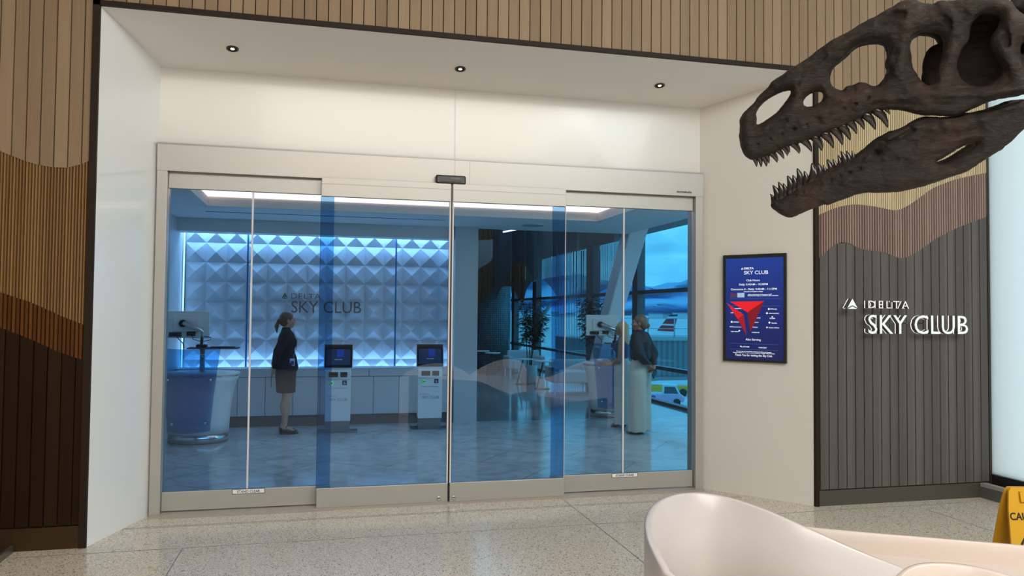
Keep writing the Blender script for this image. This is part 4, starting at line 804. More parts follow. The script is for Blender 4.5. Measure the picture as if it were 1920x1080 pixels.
# ------------------------------------------------------------------ dinosaur skull cast
def pdist(U, V, pts, closed=True):
    """distance to an outline and inside mask on a 2-D lattice"""
    D = np.full(U.shape, 1e9); ins = np.zeros(U.shape, bool); n = len(pts)
    for i in range(n if closed else n-1):
        (x0, y0), (x1, y1) = pts[i], pts[(i+1) % n]; dx, dy = x1-x0, y1-y0; L = dx*dx+dy*dy+1e-12
        t = np.clip(((U-x0)*dx+(V-y0)*dy)/L, 0, 1); D = np.minimum(D, (U-x0-t*dx)**2+(V-y0-t*dy)**2)
        if closed and y0 != y1: ins ^= ((V < y0) != (V < y1)) & (U < x0+(V-y0)*dx/(y1-y0))
    return np.sqrt(D), ins
def chaikin(p, k=2, closed=True):
    for _ in range(k):
        q = []; n = len(p)
        for i in range(n if closed else n-1):
            a, b = p[i], p[(i+1) % n]; q += [(.75*a[0]+.25*b[0], .75*a[1]+.25*b[1]), (.25*a[0]+.75*b[0], .25*a[1]+.75*b[1])]
        p = q if closed else [p[0]]+q+[p[-1]]
    return p
def vnoise(shape, cell, seed):
    R = np.random.RandomState(seed); dims = [int(n/c)+3 for n, c in zip(shape, cell)]; G = R.uniform(-1, 1, dims).astype(np.float32)
    for ax in range(3):
        x = np.arange(shape[ax])/cell[ax]; i = x.astype(int); f = x-i; f = (f*f*(3-2*f)).astype(np.float32); sh = [1, 1, 1]; sh[ax] = -1
        G = np.take(G, i, ax)*(1-f.reshape(sh))+np.take(G, i+1, ax)*f.reshape(sh)
    return G
SK_D = 2.6; sd_w = ray(1600, 200); sd_u = sd_w.cross(Vector((0, 0, 1))).normalized(); sd_v = sd_u.cross(sd_w).normalized(); SK_O = CAM+sd_w*SK_D
SKM = Matrix((sd_u, sd_v, sd_w)).transposed().to_4x4(); SKM.translation = SK_O
NEAR = .05
def skp(cx, cy):                # tracing units of the side view to metres in the skull's own side plane
    p = hit(cx/2.512+1360, cy/2.512, SK_O-sd_w*NEAR, sd_w)-SK_O; return (p.dot(sd_u), p.dot(sd_v))
U1 = [(60, 590), (66, 555), (90, 520), (130, 480), (155, 448), (190, 412), (240, 378), (275, 345), (330, 312), (390, 278), (450, 232), (520, 180), (600, 138), (680, 98), (740, 58), (790, 33), (830, 5), (870, -6), (908, 6), (925, 42), (950, 48), (975, 42), (985, 14), (1012, 4), (1060, 12), (1100, 0), (1150, -14), (1250, -12), (1330, 12), (1345, 42), (1375, 68), (1410, 88), (1470, 112), (1500, 150), (1490, 190), (1450, 212), (1410, 205), (1392, 200), (1374, 231), (1384, 296), (1407, 352), (1450, 400), (1440, 435), (1407, 442), (1300, 462), (1230, 480), (1140, 522), (1100, 540), (1040, 548), (1000, 543), (935, 545), (880, 530), (830, 520), (770, 516), (735, 518), (690, 532), (640, 555), (580, 582), (520, 612), (460, 640), (410, 655), (350, 675), (300, 690), (250, 712), (200, 738), (150, 752), (118, 758), (92, 742), (72, 710), (62, 655)]
HOLES = [[(128, 592), (127, 550), (148, 505), (195, 462), (250, 435), (308, 420), (300, 452), (272, 492), (240, 530), (200, 560), (155, 588)],
 [(484, 360), (500, 322), (540, 288), (580, 250), (620, 215), (680, 197), (740, 196), (762, 218), (766, 262), (752, 300), (770, 332), (742, 380), (702, 414), (650, 402), (615, 404), (575, 433), (520, 418), (490, 400)],
 [(358, 482), (372, 458), (400, 436), (445, 428), (462, 446), (452, 478), (425, 494), (395, 504), (368, 502)],
 [(862, 240), (872, 190), (905, 155), (965, 152), (1018, 170), (1026, 240), (1008, 300), (988, 360), (962, 408), (935, 395), (905, 360), (880, 315)],
 [(1150, 120), (1200, 68), (1250, 58), (1285, 92), (1272, 135), (1240, 190), (1240, 240), (1283, 300), (1292, 350), (1268, 380), (1215, 412), (1160, 408), (1112, 384), (1088, 340), (1082, 290), (1105, 235), (1145, 195), (1140, 150)]]
JAW = [(205, 935), (212, 965), (225, 990), (250, 1015), (285, 1033), (320, 1030), (350, 1012), (420, 985), (500, 955), (580, 922), (650, 906), (760, 908), (820, 904), (900, 885), (980, 860), (1050, 836), (1100, 812), (1150, 790), (1215, 750), (1260, 722), (1330, 672), (1370, 632), (1407, 598), (1460, 545), (1475, 500), (1455, 462), (1400, 468), (1330, 490), (1260, 515), (1180, 535), (1140, 530), (1080, 552), (1040, 556), (1000, 552), (940, 552), (890, 572), (850, 600), (800, 625), (750, 640), (700, 665), (660, 700), (625, 725), (600, 748), (540, 772), (480, 800), (440, 822), (400, 847), (340, 880), (300, 905), (260, 932), (235, 946), (215, 930)]
JH = [[(975, 768), (1020, 776), (1080, 748), (1130, 715), (1172, 690), (1175, 668), (1125, 682), (1085, 700), (1035, 738)], [(703, 717), (712, 710), (721, 716), (713, 724)]]
sk = tag(thing('dinosaur_skull'), 'dark brown fossil dinosaur skull with open toothed jaws hanging at the upper right', 'dinosaur skull')
sk.matrix_world = SKM
h = .0036; u_lo, v_lo = skp(40, 1060); u_hi, v_hi = skp(1530, -60); wmax = .175
def bonepiece(name, outline, holes, cfun, R, T, noise_seed, extra=None, roofs=()):
    o_ = [skp(*p) for p in chaikin(outline, 1)]; us = [p[0] for p in o_]; vs_ = [p[1] for p in o_]
    lo = np.array([min(us)-.03, min(vs_)-.03, -wmax]); n = np.ceil((np.array([max(us)+.03, max(vs_)+.03, wmax])-lo)/h).astype(int)
    U = lo[0]+np.arange(n[0])*h; V = lo[1]+np.arange(n[1])*h; Wd = (lo[2]+np.arange(n[2])*h).astype(np.float32); UU, VV = np.meshgrid(U, V, indexing='ij')
    D, ins = pdist(UU, VV, o_)
    for hl in holes:
        d2, i2 = pdist(UU, VV, [skp(*p) for p in chaikin(hl, 2)]); D = np.minimum(D, d2); ins &= ~i2
    D = D.astype(np.float32); prof = np.sqrt(np.clip(1-(1-np.clip(D/R, 0, 1))**2, 0, 1)); c = cfun(UU).astype(np.float32); aw = np.abs(Wd)[None, None, :]
    t = (T*prof)[..., None]; a = np.abs(aw-c[..., None]); Fd = np.where(ins[..., None], a-t, np.sqrt(a*a+(D*D)[..., None])).astype(np.float32)
    inl = (ins*1.0).astype(np.float32)
    for pts, r, cw in roofs:                       # bone bridging the left and right sides
        d3, _ = pdist(UU, VV, [skp(*p) for p in pts], False); g = np.maximum(np.sqrt(d3[..., None]**2+np.maximum(aw-c[..., None]*cw, 0)**2)-r, -1).astype(np.float32); k = .012; hh = np.clip(.5+.5*(Fd-g)/k, 0, 1); Fd = Fd*(1-hh)+g*hh-k*hh*(1-hh)
    s_ = SDF(lo, lo+np.array(n-1)*h, h); s_.n = np.array(Fd.shape); s_.F = Fd
    if extra: extra(s_, cfun)
    s_.F = s_.F + .0030*vnoise(Fd.shape, (14, 8, 8), noise_seed)+.0014*vnoise(Fd.shape, (4, 3, 3), noise_seed+1)+.0022*vnoise(Fd.shape, (30, 4, 5), noise_seed+2)
    for ax in range(3):
        sl = [slice(None)]*3; sl[ax] = 0; s_.F[tuple(sl)] = .05; sl[ax] = -1; s_.F[tuple(sl)] = .05
    o = sdf_obj(name, s_.F, lo, h, bone_m, sk); return o
uA = skp(60, 500)[0]; uB = skp(1400, 500)[0]
cU = lambda u: .004+.088*np.clip((u-uA)/(uB-uA), 0, 1.1)**.85
cJ = lambda u: .003+.092*np.clip((u-skp(205, 500)[0])/(uB-uA), 0, 1.1)**.85
def ridge(s_, cf, pts, r, op='u', k=.012, out=.0):
    q = [skp(*p) for p in pts]
    for (a, b) in zip(q[:-1], q[1:]):
        for sg in (-1, 1):
            wa = sg*(float(cf(np.array(a[0])))+out); wb = sg*(float(cf(np.array(b[0])))+out); s_.cap((a[0], a[1], wa), (b[0], b[1], wb), r, k=k, op=op)
def exU(s_, cf):
    ridge(s_, cf, [(300, 350), (420, 290), (560, 205), (700, 130), (800, 80)], .011, out=.012)
    ridge(s_, cf, [(820, 60), (850, 140), (835, 260), (820, 350), (860, 430)], .013, out=.012)
    ridge(s_, cf, [(1060, 60), (1080, 150), (1060, 260), (1030, 340), (1010, 420)], .016, out=.012)
    ridge(s_, cf, [(1330, 60), (1330, 160), (1300, 240), (1350, 330), (1370, 400)], .014, out=.014)
    ridge(s_, cf, [(620, 500), (760, 460), (900, 440), (1050, 440), (1200, 440), (1340, 420)], .012, out=.012)
    ridge(s_, cf, [(130, 640), (240, 590), (330, 520), (345, 430), (370, 350)], .011, out=.010)
    ridge(s_, cf, [(480, 440), (560, 470), (660, 440)], .008, out=.014)
    ridge(s_, cf, [(580, 425), (640, 408), (690, 425)], .012, out=.0)
    for pts, r in (([(735, 100), (780, 82), (825, 78)], .014), ([(400, 330), (470, 262)], .006), ([(200, 600), (280, 570)], .006), ([(380, 450), (440, 450)], .013), ([(700, 490), (860, 490), (930, 510)], .006), ([(1290, 150), (1310, 220)], .008), ([(1180, 470), (1010, 500)], .005), ([(340, 400), (370, 330)], .005), ([(430, 560), (470, 600)], .004), ([(1060, 20), (1130, 90)], .008), ([(980, 60), (1040, 110), (1045, 140)], .007)):
        ridge(s_, cf, pts, r, op='s', k=.008, out=.026)
    c0 = skp(1200, 250); s_.ell((*c0, .03), (.10, .115, .03), k=.02); c1_ = skp(1000, 330); s_.ell((*c1_, .02), (.035, .075, .028), k=.02)
    c2_ = skp(1180, 380); s_.cap((*skp(1040, 430), .05), (*skp(1300, 400), .05), .022, k=.02)
    for i in range(10): p_ = skp(150+i*58, 700-i*24); [s_.ell((p_[0], p_[1]+.012, sg*(float(cU(np.array(p_[0])))+.024)), (.0055, .004, .006), k=.003, op='s') for sg in (-1, 1)]
def exJ(s_, cf):
    ridge(s_, cf, [(780, 650), (900, 605), (1040, 590), (1200, 560), (1390, 495)], .013, out=.012)
    ridge(s_, cf, [(480, 950), (640, 880), (780, 850), (960, 830), (1120, 780)], .014, out=.008)
    ridge(s_, cf, [(790, 756), (860, 762), (940, 750), (1000, 790), (1050, 812)], .004, op='s', k=.005, out=.028)
    ridge(s_, cf, [(620, 790), (720, 750), (800, 745)], .006, op='s', k=.008, out=.028)
    ridge(s_, cf, [(800, 690), (950, 655), (1080, 640), (1180, 600)], .008, op='s', k=.01, out=.030)
    ridge(s_, cf, [(640, 740), (720, 690), (800, 655), (880, 610)], .006, op='s', k=.006, out=.022)
    for i in range(9): p_ = skp(270+i*45, 945-i*19); [s_.ell((p_[0], p_[1], sg*(float(cJ(np.array(p_[0])))+.024)), (.005, .004, .006), k=.003, op='s') for sg in (-1, 1)]
bonepiece('cranium', U1, HOLES, cU, .040, .024, 11, exU, roofs=[([(230, 405), (330, 345), (520, 215), (700, 122), (850, 42), (1000, 48), (1150, 28), (1300, 45), (1400, 120)], .017, 1.0), ([(110, 700), (90, 640), (100, 560)], .022, 1.0), ([(150, 700), (300, 640), (500, 570), (700, 490)], .010, 1.0), ([(1400, 120), (1440, 160), (1400, 400)], .018, .9)])
bonepiece('lower_jaw', JAW, JH, cJ, .045, .024, 21, exJ, roofs=[([(235, 975), (290, 1000), (350, 975)], .018, 1.0)])
tooth_m = mat('dark_tooth', (.016, .012, .011), .22, spec=.6)
def tooth(base, tip, cf, sg, k):
    a = skp(*base); b = skp(*tip); w = sg*float(cf(np.array(a[0]))); L = sqrt((a[0]-b[0])**2+(a[1]-b[1])**2)
    A = Vector((a[0], a[1], w)); B = Vector((b[0], b[1], w-sg*.004)); d = (B-A).normalized(); A = A-d*.012; side = Vector((d.y, -d.x, 0))*(1 if k > 0 else -1)
    pts = [A+d*((L+.012)*f)+side*(-.16*L*sin(pi*min(1, f))*.8) for f in (0, .25, .5, .75, .92, 1)]; r = max(.0058, min(.0125, L*.27))
    MB().tube(pts, [r, r*1.02, r*.86, r*.58, r*.28, .0006], 10).obj('tooth', tooth_m, sk, True)
UT = [((127, 752), (140, 792)), ((150, 750), (162, 793)), ((170, 745), (188, 790)), ((188, 740), (200, 775)), ((212, 730), (240, 770)), ((245, 715), (272, 752)), ((272, 705), (290, 738)), ((290, 700), (300, 722)), ((315, 685), (347, 727)), ((368, 670), (405, 718)), ((418, 655), (455, 713)), ((465, 638), (508, 700)), ((508, 615), (552, 685)), ((545, 600), (588, 662)), ((585, 582), (620, 633)), ((622, 565), (655, 612)), ((662, 550), (707, 612)), ((710, 528), (765, 602)), ((752, 512), (775, 540))]
LT = [((222, 960), (205, 932)), ((238, 945), (218, 890)), ((254, 935), (245, 875)), ((275, 918), (268, 880)), ((298, 905), (288, 845)), ((318, 895), (315, 840)), ((340, 885), (335, 810)), ((372, 868), (370, 820)), ((398, 852), (405, 785)), ((418, 842), (412, 800)), ((438, 828), (437, 787)), ((464, 815), (460, 790)), ((490, 803), (478, 768)), ((515, 792), (507, 763)), ((535, 782), (530, 748)), ((557, 772), (545, 725)), ((578, 760), (570, 728)), ((598, 748), (598, 722))]
for b_, t_ in UT: tooth(b_, t_, cU, -1, 1)
LT = [(b_, (t_[0]-2, t_[1]-12)) for b_, t_ in LT]
for b_, t_ in LT: tooth(b_, t_, cJ, -1, -1)
for b_, t_ in UT[::2]: tooth(b_, (t_[0], t_[1]-6), cU, 1, 1)
for b_, t_ in LT[::2]: tooth(b_, t_, cJ, 1, -1)
nk = tag(thing('neck_bones'), 'dark neck bones right behind the skull at the top right corner', 'dinosaur bones')
nk.matrix_world = SKM
s_ = SDF((skp(1320, 100)[0], skp(1320, 130)[1], -.09), (skp(1900, 0)[0], skp(1320, -260)[1], .09), .005)
for k in range(3):
    a = skp(1430+k*150, 20-k*55); s_.cap((a[0], a[1], -.01), (a[0]+.085, a[1]+.03, -.01), .034, k=.02); s_.ell((a[0]+.05, a[1]+.055, 0), (.02, .06, .012), k=.02)
    for sg in (-1, 1): s_.cap((a[0]+.03, a[1]+.03, 0), (a[0]+.0, a[1]-.01, sg*.07), .016, .010, k=.02)
a = skp(1345, 28); b = skp(1460, 10); s_.cap((a[0], a[1], -.02), (b[0], b[1], -.01), .010, .028, k=.015)
s_.cap((*skp(1350, 35), -.02), (*skp(1400, -20), -.02), .012, k=.015)
s_.F += .004*vnoise(s_.F.shape, (6, 5, 5), 3)+.002*vnoise(s_.F.shape, (2.5, 2, 2), 4); s_.obj('vertebrae', bone_m, nk)
MB().tube([(*skp(1600, 10), 0), (*skp(1900, -80), .0)], .012, 10).tube([(*skp(1760, -60), 0), (skp(1760, 0)[0], 3.0, -.3)], .006, 8).obj('support_rod', black, nk)

# ------------------------------------------------------------------ sculpted white seating shells in the foreground
def ribbon(name, path, m, parent, thick=.022, m_rim=None):
    """upright shell following (x, y, height, base height) points, with a rounded top rim"""
    P_ = [Vector((p[0], p[1], 0)) for p in path]; n = len(P_); T_ = []
    for i in range(n): T_.append((P_[min(i+1, n-1)]-P_[max(0, i-1)]).normalized())
    b = MB(); vs = []; K = 8; rows_ = []
    for i in range(n):
        nr = Vector((-T_[i].y, T_[i].x, 0))*thick/2; h_ = path[i][2]; z0_ = path[i][3] if len(path[i]) > 3 else 0
        vs += [P_[i]+nr+Vector((0, 0, z0_)), P_[i]+nr+Vector((0, 0, h_-.006)), P_[i]+nr*.6+Vector((0, 0, h_)), P_[i]-nr*.6+Vector((0, 0, h_)), P_[i]-nr+Vector((0, 0, h_-.006)), P_[i]-nr+Vector((0, 0, z0_))]
    for i in range(n-1):
        q = i*6; b_ = 0
        rows_ += [(q+j, q+6+j, q+6+(j+1) % 6, q+(j+1) % 6) for j in range(6)]
    b.add(vs, rows_+[(0, 1, 2, 3, 4, 5), tuple((n-1)*6+j for j in range(6))[::-1]]); return b.obj(name, m, parent, True)
def dense(path, k=3): return chaikin_n(path, k)
def chaikin_n(p, k):
    for _ in range(k):
        q = [p[0]]
        for a, b in zip(p[:-1], p[1:]): q += [tuple(.75*x+.25*y for x, y in zip(a, b)), tuple(.25*x+.75*y for x, y in zip(a, b))]
        p = q+[p[-1]]
    return p
def Z(x, y, z): p = onZ(x, y, z); return (p.x, p.y, z, 0.0)
bench = tag(thing('sculpted_bench'), 'large white moulded shell bench with a raised looped rim in the right foreground', 'bench', group=None)
loop = [(2.05, 1.35, .44, 0), (1.62, 1.60, .52, 0), (1.42, 1.95, .64, 0)]+[Z(1262, 1090, .72), Z(1236, 1045, .745), Z(1217, 1005, .755), Z(1214, 968, .76), Z(1232, 940, .76), Z(1270, 925, .76), Z(1320, 923, .755), Z(1375, 934, .74), Z(1440, 957, .71), Z(1510, 988, .66), Z(1580, 1020, .60), Z(1640, 1045, .55), Z(1700, 1068, .50)]
L1 = chaikin_n(loop, 2); ribbon('loop_back', L1, plast_in, bench, .030)
far = [Z(1500, 986, .44), Z(1600, 996, .44), Z(1760, 1009, .44), Z(1925, 1023, .44), Z(2100, 1040, .44)]
ribbon('outer_shell', chaikin_n(far, 2), plast, bench, .026)
arch = [Z(1672, 1100, .44), Z(1690, 1072, .50), Z(1715, 1058, .53), Z(1760, 1054, .54), Z(1820, 1060, .54), Z(1880, 1075, .53), Z(1960, 1100, .50)]
ribbon('second_back', chaikin_n(arch, 2), plast, bench, .028)
poly = [(p[0], p[1]) for p in chaikin_n(far, 1)]; lp2 = [(p[0], p[1]) for p in loop[-4:]][::-1]
q = [Vector((x, y, .30)) for x, y in poly]+[Vector((3.3, 1.5, .30)), Vector((2.05, 1.35, .30)), Vector((loop[-1][0], loop[-1][1], .30)), Vector((loop[-3][0], loop[-3][1], .30))]
MB().prism(q, (0, 0, .03)).obj('seat', plast, bench)
# other seating shells of the same family behind the camera
def shell(x, y, rz, label, s=1.0):
    t = thing('lounge_pod', label, 'lounge seat', (x, y, 0), rz, 'white seating shells of the hall')
    plast = mat('white_shell_added_glow', (.70, .62, .57), .3, emit=(1, .86, .78), es=1.0); pts = []  # emission added so these shells show as reflections in the doors
    for k in range(37):
        a = radians(-150+k*300/36); hb = .46+.36*max(0, cos(a*.9))**1.5; pts.append((s*.62*sin(a), s*.52*cos(a), hb, .0))
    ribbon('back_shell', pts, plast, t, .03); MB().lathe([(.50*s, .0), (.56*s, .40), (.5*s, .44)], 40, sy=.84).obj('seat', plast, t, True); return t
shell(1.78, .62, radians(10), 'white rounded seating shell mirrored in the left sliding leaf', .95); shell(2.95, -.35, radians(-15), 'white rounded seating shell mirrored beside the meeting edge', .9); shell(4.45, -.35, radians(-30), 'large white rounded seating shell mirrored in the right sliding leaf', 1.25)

# ------------------------------------------------------------------ people
def hand(s, w, d, side, curl, thumb=1):
    """palm, four unequal bent fingers and a thumb; w wrist, d finger direction, side across the knuckles, curl direction the fingers close"""
    w, d, side, curl = [Vector(q).normalized() if i else Vector(q) for i, q in enumerate((w, d, side, curl))]
    p = w+d*.045; s.cap(w, w+d*.03, .021, .024, k=.012)
    for k in (-.022, 0, .022): s.cap(w+d*.02+side*k*.8, w+d*.082+side*k, .0145, .0125, k=.010)
    for k, L in ((-.030, .060), (-.010, .074), (.011, .070), (.031, .055)):
        a = w+d*.085+side*k; b = a+(d*.8+curl*.6)*L*.52; c = b+(d*.25+curl)*L*.48; s.cap(a, b, .0095, .0088, k=.004); s.cap(b, c, .0088, .0072, k=.003)
    a = w+d*.028-side*.026*thumb; b = a+(d*.55-side*.75*thumb+curl*.25)*.040; c = b+(d*.8-side*.15*thumb+curl*.45)*.032; s.cap(a, b, .0125, .0105, k=.008); s.cap(b, c, .0105, .008, k=.004)
def person(name, label, loc, rz, H, arms, skin_m, lift=0.0, legs=True, turn=0.0, ankle_dx=.02, hands=((0, 0, 0), )):
    t = thing(name, label, 'person', (*loc, 0), rz); k = H/1.665; s = SDF((-.42, -.42, -.02), (.42, .42, 1.72), .0068); z = lift
    for sg in (-1, 1):
        s.cap((sg*.085, 0, .86+z), (sg*.080, .012, .47+z), .088, .053, k=.03); s.cap((sg*.080, .012, .47+z), (sg*.078, -.012, .09+z), .051, .033, k=.02)
        s.ell((sg*.080, -.022, .34+z), (.048, .052, .11), k=.03); s.cap((sg*.078, -.035, .045+z*1.0), (sg*.086, .10, .030+z*.25), .034, .028, k=.02); s.cap((sg*.078, -.012, .09+z), (sg*.078, -.035, .045+z), .034, .034, k=.02)
        sh, el, wr, hd, sd, cu = arms[0 if sg < 0 else 1]
        s.cap(sh, el, .044, .034, k=.025); s.cap(el, wr, .036, .023, k=.012); s.cap(wr, Vector(wr)+Vector(hd).normalized()*.02, .022, .022, k=.01); hand(s, wr, hd, sd, cu, 1)
        s.ell((sg*.055, .078, 1.235+z), (.058, .05, .06), k=.03); s.ell((sg*.075, -.05, .90+z), (.075, .075, .085), k=.03)
    s.ell((0, 0, .93+z), (.160, .105, .12), k=.03); s.ell((0, 0, 1.06+z), (.122, .088, .13), k=.04); s.ell((0, 0, 1.25+z), (.146, .102, .17), k=.04)
    s.cap((-.135, -.005, 1.365+z), (.135, -.005, 1.365+z), .046, k=.035); s.cap((0, -.008, 1.37+z), (0, .012, 1.49+z), .052, .046, k=.03)
    body = s
    c, sn_ = cos(turn), sin(turn); hz = z
    def hp(x, y, zz): return (x*c-y*sn_, .012+x*sn_+y*c, zz+hz)
    R = [[c, -sn_, 0], [sn_, c, 0], [0, 0, 1]]
    s.ell(hp(0, -.012, 1.573), (.072, .090, .092), k=.02, rot=R); s.ell(hp(0, .028, 1.535), (.058, .068, .078), k=.02, rot=R); s.ell(hp(0, .052, 1.474), (.030, .032, .024), k=.02, rot=R)
    s.cap(hp(0, .088, 1.562), hp(0, .106, 1.532), .006, .0085, k=.010); s.ell(hp(0, .088, 1.502), (.020, .010, .005), k=.006, rot=R); s.ell(hp(0, .086, 1.493), (.017, .010, .005), k=.006, rot=R); s.ell(hp(0, .082, 1.583), (.045, .016, .010), k=.015, rot=R)
    for sg in (-1, 1):
        s.ell(hp(sg*.030, .094, 1.556), (.015, .010, .009), k=.008, op='s', rot=R); s.ell(hp(sg*.038, .070, 1.527), (.022, .022, .020), k=.02, rot=R); s.ell(hp(sg*.074, -.002, 1.545), (.009, .019, .030), k=.006, rot=R)
    bo = body.obj('body', skin_m, t)
    for sg in (-1, 1):
        me = MB().lathe([(.001, -.0085), (.006, -.006), (.0088, 0), (.006, .006), (.001, .0085)], 14).me('e'); me.transform(Matrix.Translation(hp(sg*.030, .085, 1.556))); link('eye', me, eye_m, bo, True)
    t.scale = (k, k, k); return t, bo, hp, R, s
def ripple(s, amp, n, zlo, zhi, cx=0.0, cy=0.0):
    X = (s.lo[0]+np.arange(s.n[0])*s.h)[:, None, None]-cx; Y = (s.lo[1]+np.arange(s.n[1])*s.h)[None, :, None]-cy; Zz = (s.lo[2]+np.arange(s.n[2])*s.h)[None, None, :]
    s.F = s.F+amp*np.clip((zhi-Zz)/(zhi-zlo), 0, 1)*np.sin(n*np.arctan2(Y, X)+2.5*Zz)*(.6+.4*np.sin(7*Zz+3*X)); s.F = s.F.astype(np.float32)
def trousers(t, z, m, fl=.115, hem=.045, sgap=.075, name='trousers'):
    s = SDF((-.30, -.26, 0), (.30, .26, 1.15), .0075)
    for sg in (-1, 1): s.cap((sg*.080, -.004, .82+z), (sg*sgap*1.15, -.005, hem), .128, fl, k=.008)
    s.ell((0, -.012, .93+z), (.185, .150, .14), k=.03); s.cap((0, -.002, 1.0+z), (0, -.002, 1.06+z), .118, .112, k=.03, flat=(1.15, .85, 1)); s.slabz(hem, 1.075+z); ripple(s, .010, 9, hem, .95)
    o = s.obj(name, m, t)
    b = MB().lathe([(.138, 1.045+z), (.141, 1.06+z), (.136, 1.078+z)], 40, sy=.76).obj('waistband', m, o, True); return o
def shoes(t, z, m, heel='flat'):
    for sg in (-1, 1):
        s = SDF((-.10+sg*.08, -.13, -.005), (.10+sg*.08, .20, .14+z), .005); x = sg*.080
        s.cap((x, -.04, .035+z), (x+sg*.006, .11, .024+z*.12), .040, .031, k=.015); s.ell((x+sg*.006, .125, .018), (.032, .05, .018), k=.01)
        if heel == 'wedge': s.cap((x, -.045, .03), (x+sg*.004, .08, .02), .036, .030, k=.02); s.cap((x, -.045, .06), (x, -.04, .03), .033, .034, k=.015)
        s.ell((x, .005, .085+z), (.030, .075, .045), k=.01, op='s'); s.slabz(0.0 if heel != 'stiletto' else .0, .2)
        o = s.obj('shoe', m, t)
        if heel == 'stiletto': MB().tube([(x, -.06, 0), (x, -.055, z+.01)], [.005, .012], 10).obj('heel', m, o, True)
        if heel == 'wedge': MB().tube([(x-.034, .0, .06+z), (x-.02, .02, .088+z), (x+.02, .02, .088+z), (x+.034, .0, .06+z)], .006, 8).obj('strap', m, o, True)
# attendant
A1 = [((-.165, -.01, 1.375), (-.205, -.115, 1.14), (-.085, -.165, .945), (.55, -.05, -.75), (.3, -.9, .3), (.3, .9, .2)), ((.165, -.01, 1.375), (.205, -.115, 1.14), (.085, -.165, .925), (-.45, -.05, -.85), (.3, -.9, .3), (-.3, .9, .2))]
t, bo, hp, R, _s = person('person', 'woman in a navy jacket and dark skirt standing in profile, hands behind her back, ponytail', (-.47, 10.62), radians(-84), 1.56, A1, skin, lift=.028)
z = .028
s = SDF((-.32, -.30, .80), (.32, .25, 1.50), .0065)
s.ell((0, 0, 1.26+z), (.162, .122, .17), k=.04); s.ell((0, 0, 1.08+z), (.138, .108, .15), k=.05); s.cap((0, -.002, .94), (0, 0, 1.02), .158, .140, k=.04, flat=(1.26, 1.03, 1)); s.cap((-.135, -.005, 1.372+z), (.135, -.005, 1.372+z), .058, k=.035)
for sg in (-1, 1):
    sh, el, wr = [Vector(q) for q in A1[0 if sg < 0 else 1][:3]]; s.cap(sh, el, .060, .049, k=.03); s.cap(el, el.lerp(wr, .93), .050, .038, k=.012); s.ell((sg*.055, .088, 1.24+z), (.062, .052, .065), k=.03)
s.cap((0, -.012, 1.40+z), (0, .0, 1.445+z), .066, .060, k=.02); s.cap((0, .012, 1.46+z), (0, .06, 1.44+z), .035, k=.01, op='s'); s.cap((0, .0, 1.50+z), (0, .0, 1.46+z), .050, k=.006, op='s'); s.slabz(.865, 1.455+z); ripple(s, .004, 7, .9, 1.4)
jk = s.obj('jacket', navy, t)
s = SDF((-.24, -.22, .50), (.24, .22, 1.0), .0065); s.cap((0, -.006, .92), (0, .0, .60), .142, .128, k=.02, flat=(1.3, 1.02, 1)); s.ell((0, -.03, .90+z), (.18, .14, .12), k=.03); s.slabz(.572, .895); skt = s.obj('skirt', skirt_m, t); 
MB().lathe([(.150, .595), (.1515, .60), (.150, .605)], 40, sy=.80).obj('hem_seam', black, skt, True)
shoes(t, z, shoe_k, 'wedge')
def hair_cap(s, hp, R, back=0):
    s.ell(hp(0, -.022, 1.585), (.083, .098, .096), k=.015, rot=R); s.ell(hp(0, -.05, 1.54), (.074, .070, .075), k=.02, rot=R); s.ell(hp(0, .105, 1.535), (.060, .066, .082), k=.012, op='s', rot=R)
s = SDF((-.14, -.30, 1.20), (.14, .14, 1.76), .0062); hair_cap(s, hp, R); s.ell(hp(0, -.118, 1.555), (.022, .022, .024), k=.008); s.cap(hp(0, -.125, 1.55), hp(.0, -.152, 1.47), .020, .028, k=.012); s.cap(hp(0, -.152, 1.47), hp(.0, -.148, 1.385), .028, .010, k=.01)
ripple(s, .0022, 40, 1.2, 1.25); s.F += .0009*vnoise(s.F.shape, (2.5, 2.5, 14), 9); hr = s.obj('hair', hair_b, t)
MB().tube([hp(-.02, -.122, 1.545), hp(0, -.138, 1.55), hp(.02, -.122, 1.545)], .008, 8).obj('hair_tie', black, hr, True)
bdg = MB().box(.176, .180, .035, .100, .955, 1.055).obj('badge', mat('badge_white', (.55, .62, .68), .3), t, bevel=.002); box('badge_photo', .180, .1815, .045, .090, .965, 1.02, mat('badge_navy', (.02, .05, .16), .3), bdg)
MB().tube([(.055, .085, 1.43), (.085, .135, 1.32), (.125, .125, 1.20), (.176, .075, 1.06)], .004, 6).obj('lanyard', mat('lanyard_grey', (.25, .22, .20), .6), bdg, True)
cd_ = MB()
for dx in (-.012, 0, .012): cd_.tube([(dx*.3, -.185, .90), (dx-.01, -.195, .80), (dx+.012, -.20, .72), (dx-.006, -.20, .64)], .0035, 6)
cd_.obj('beaded_cord', black, t, True)
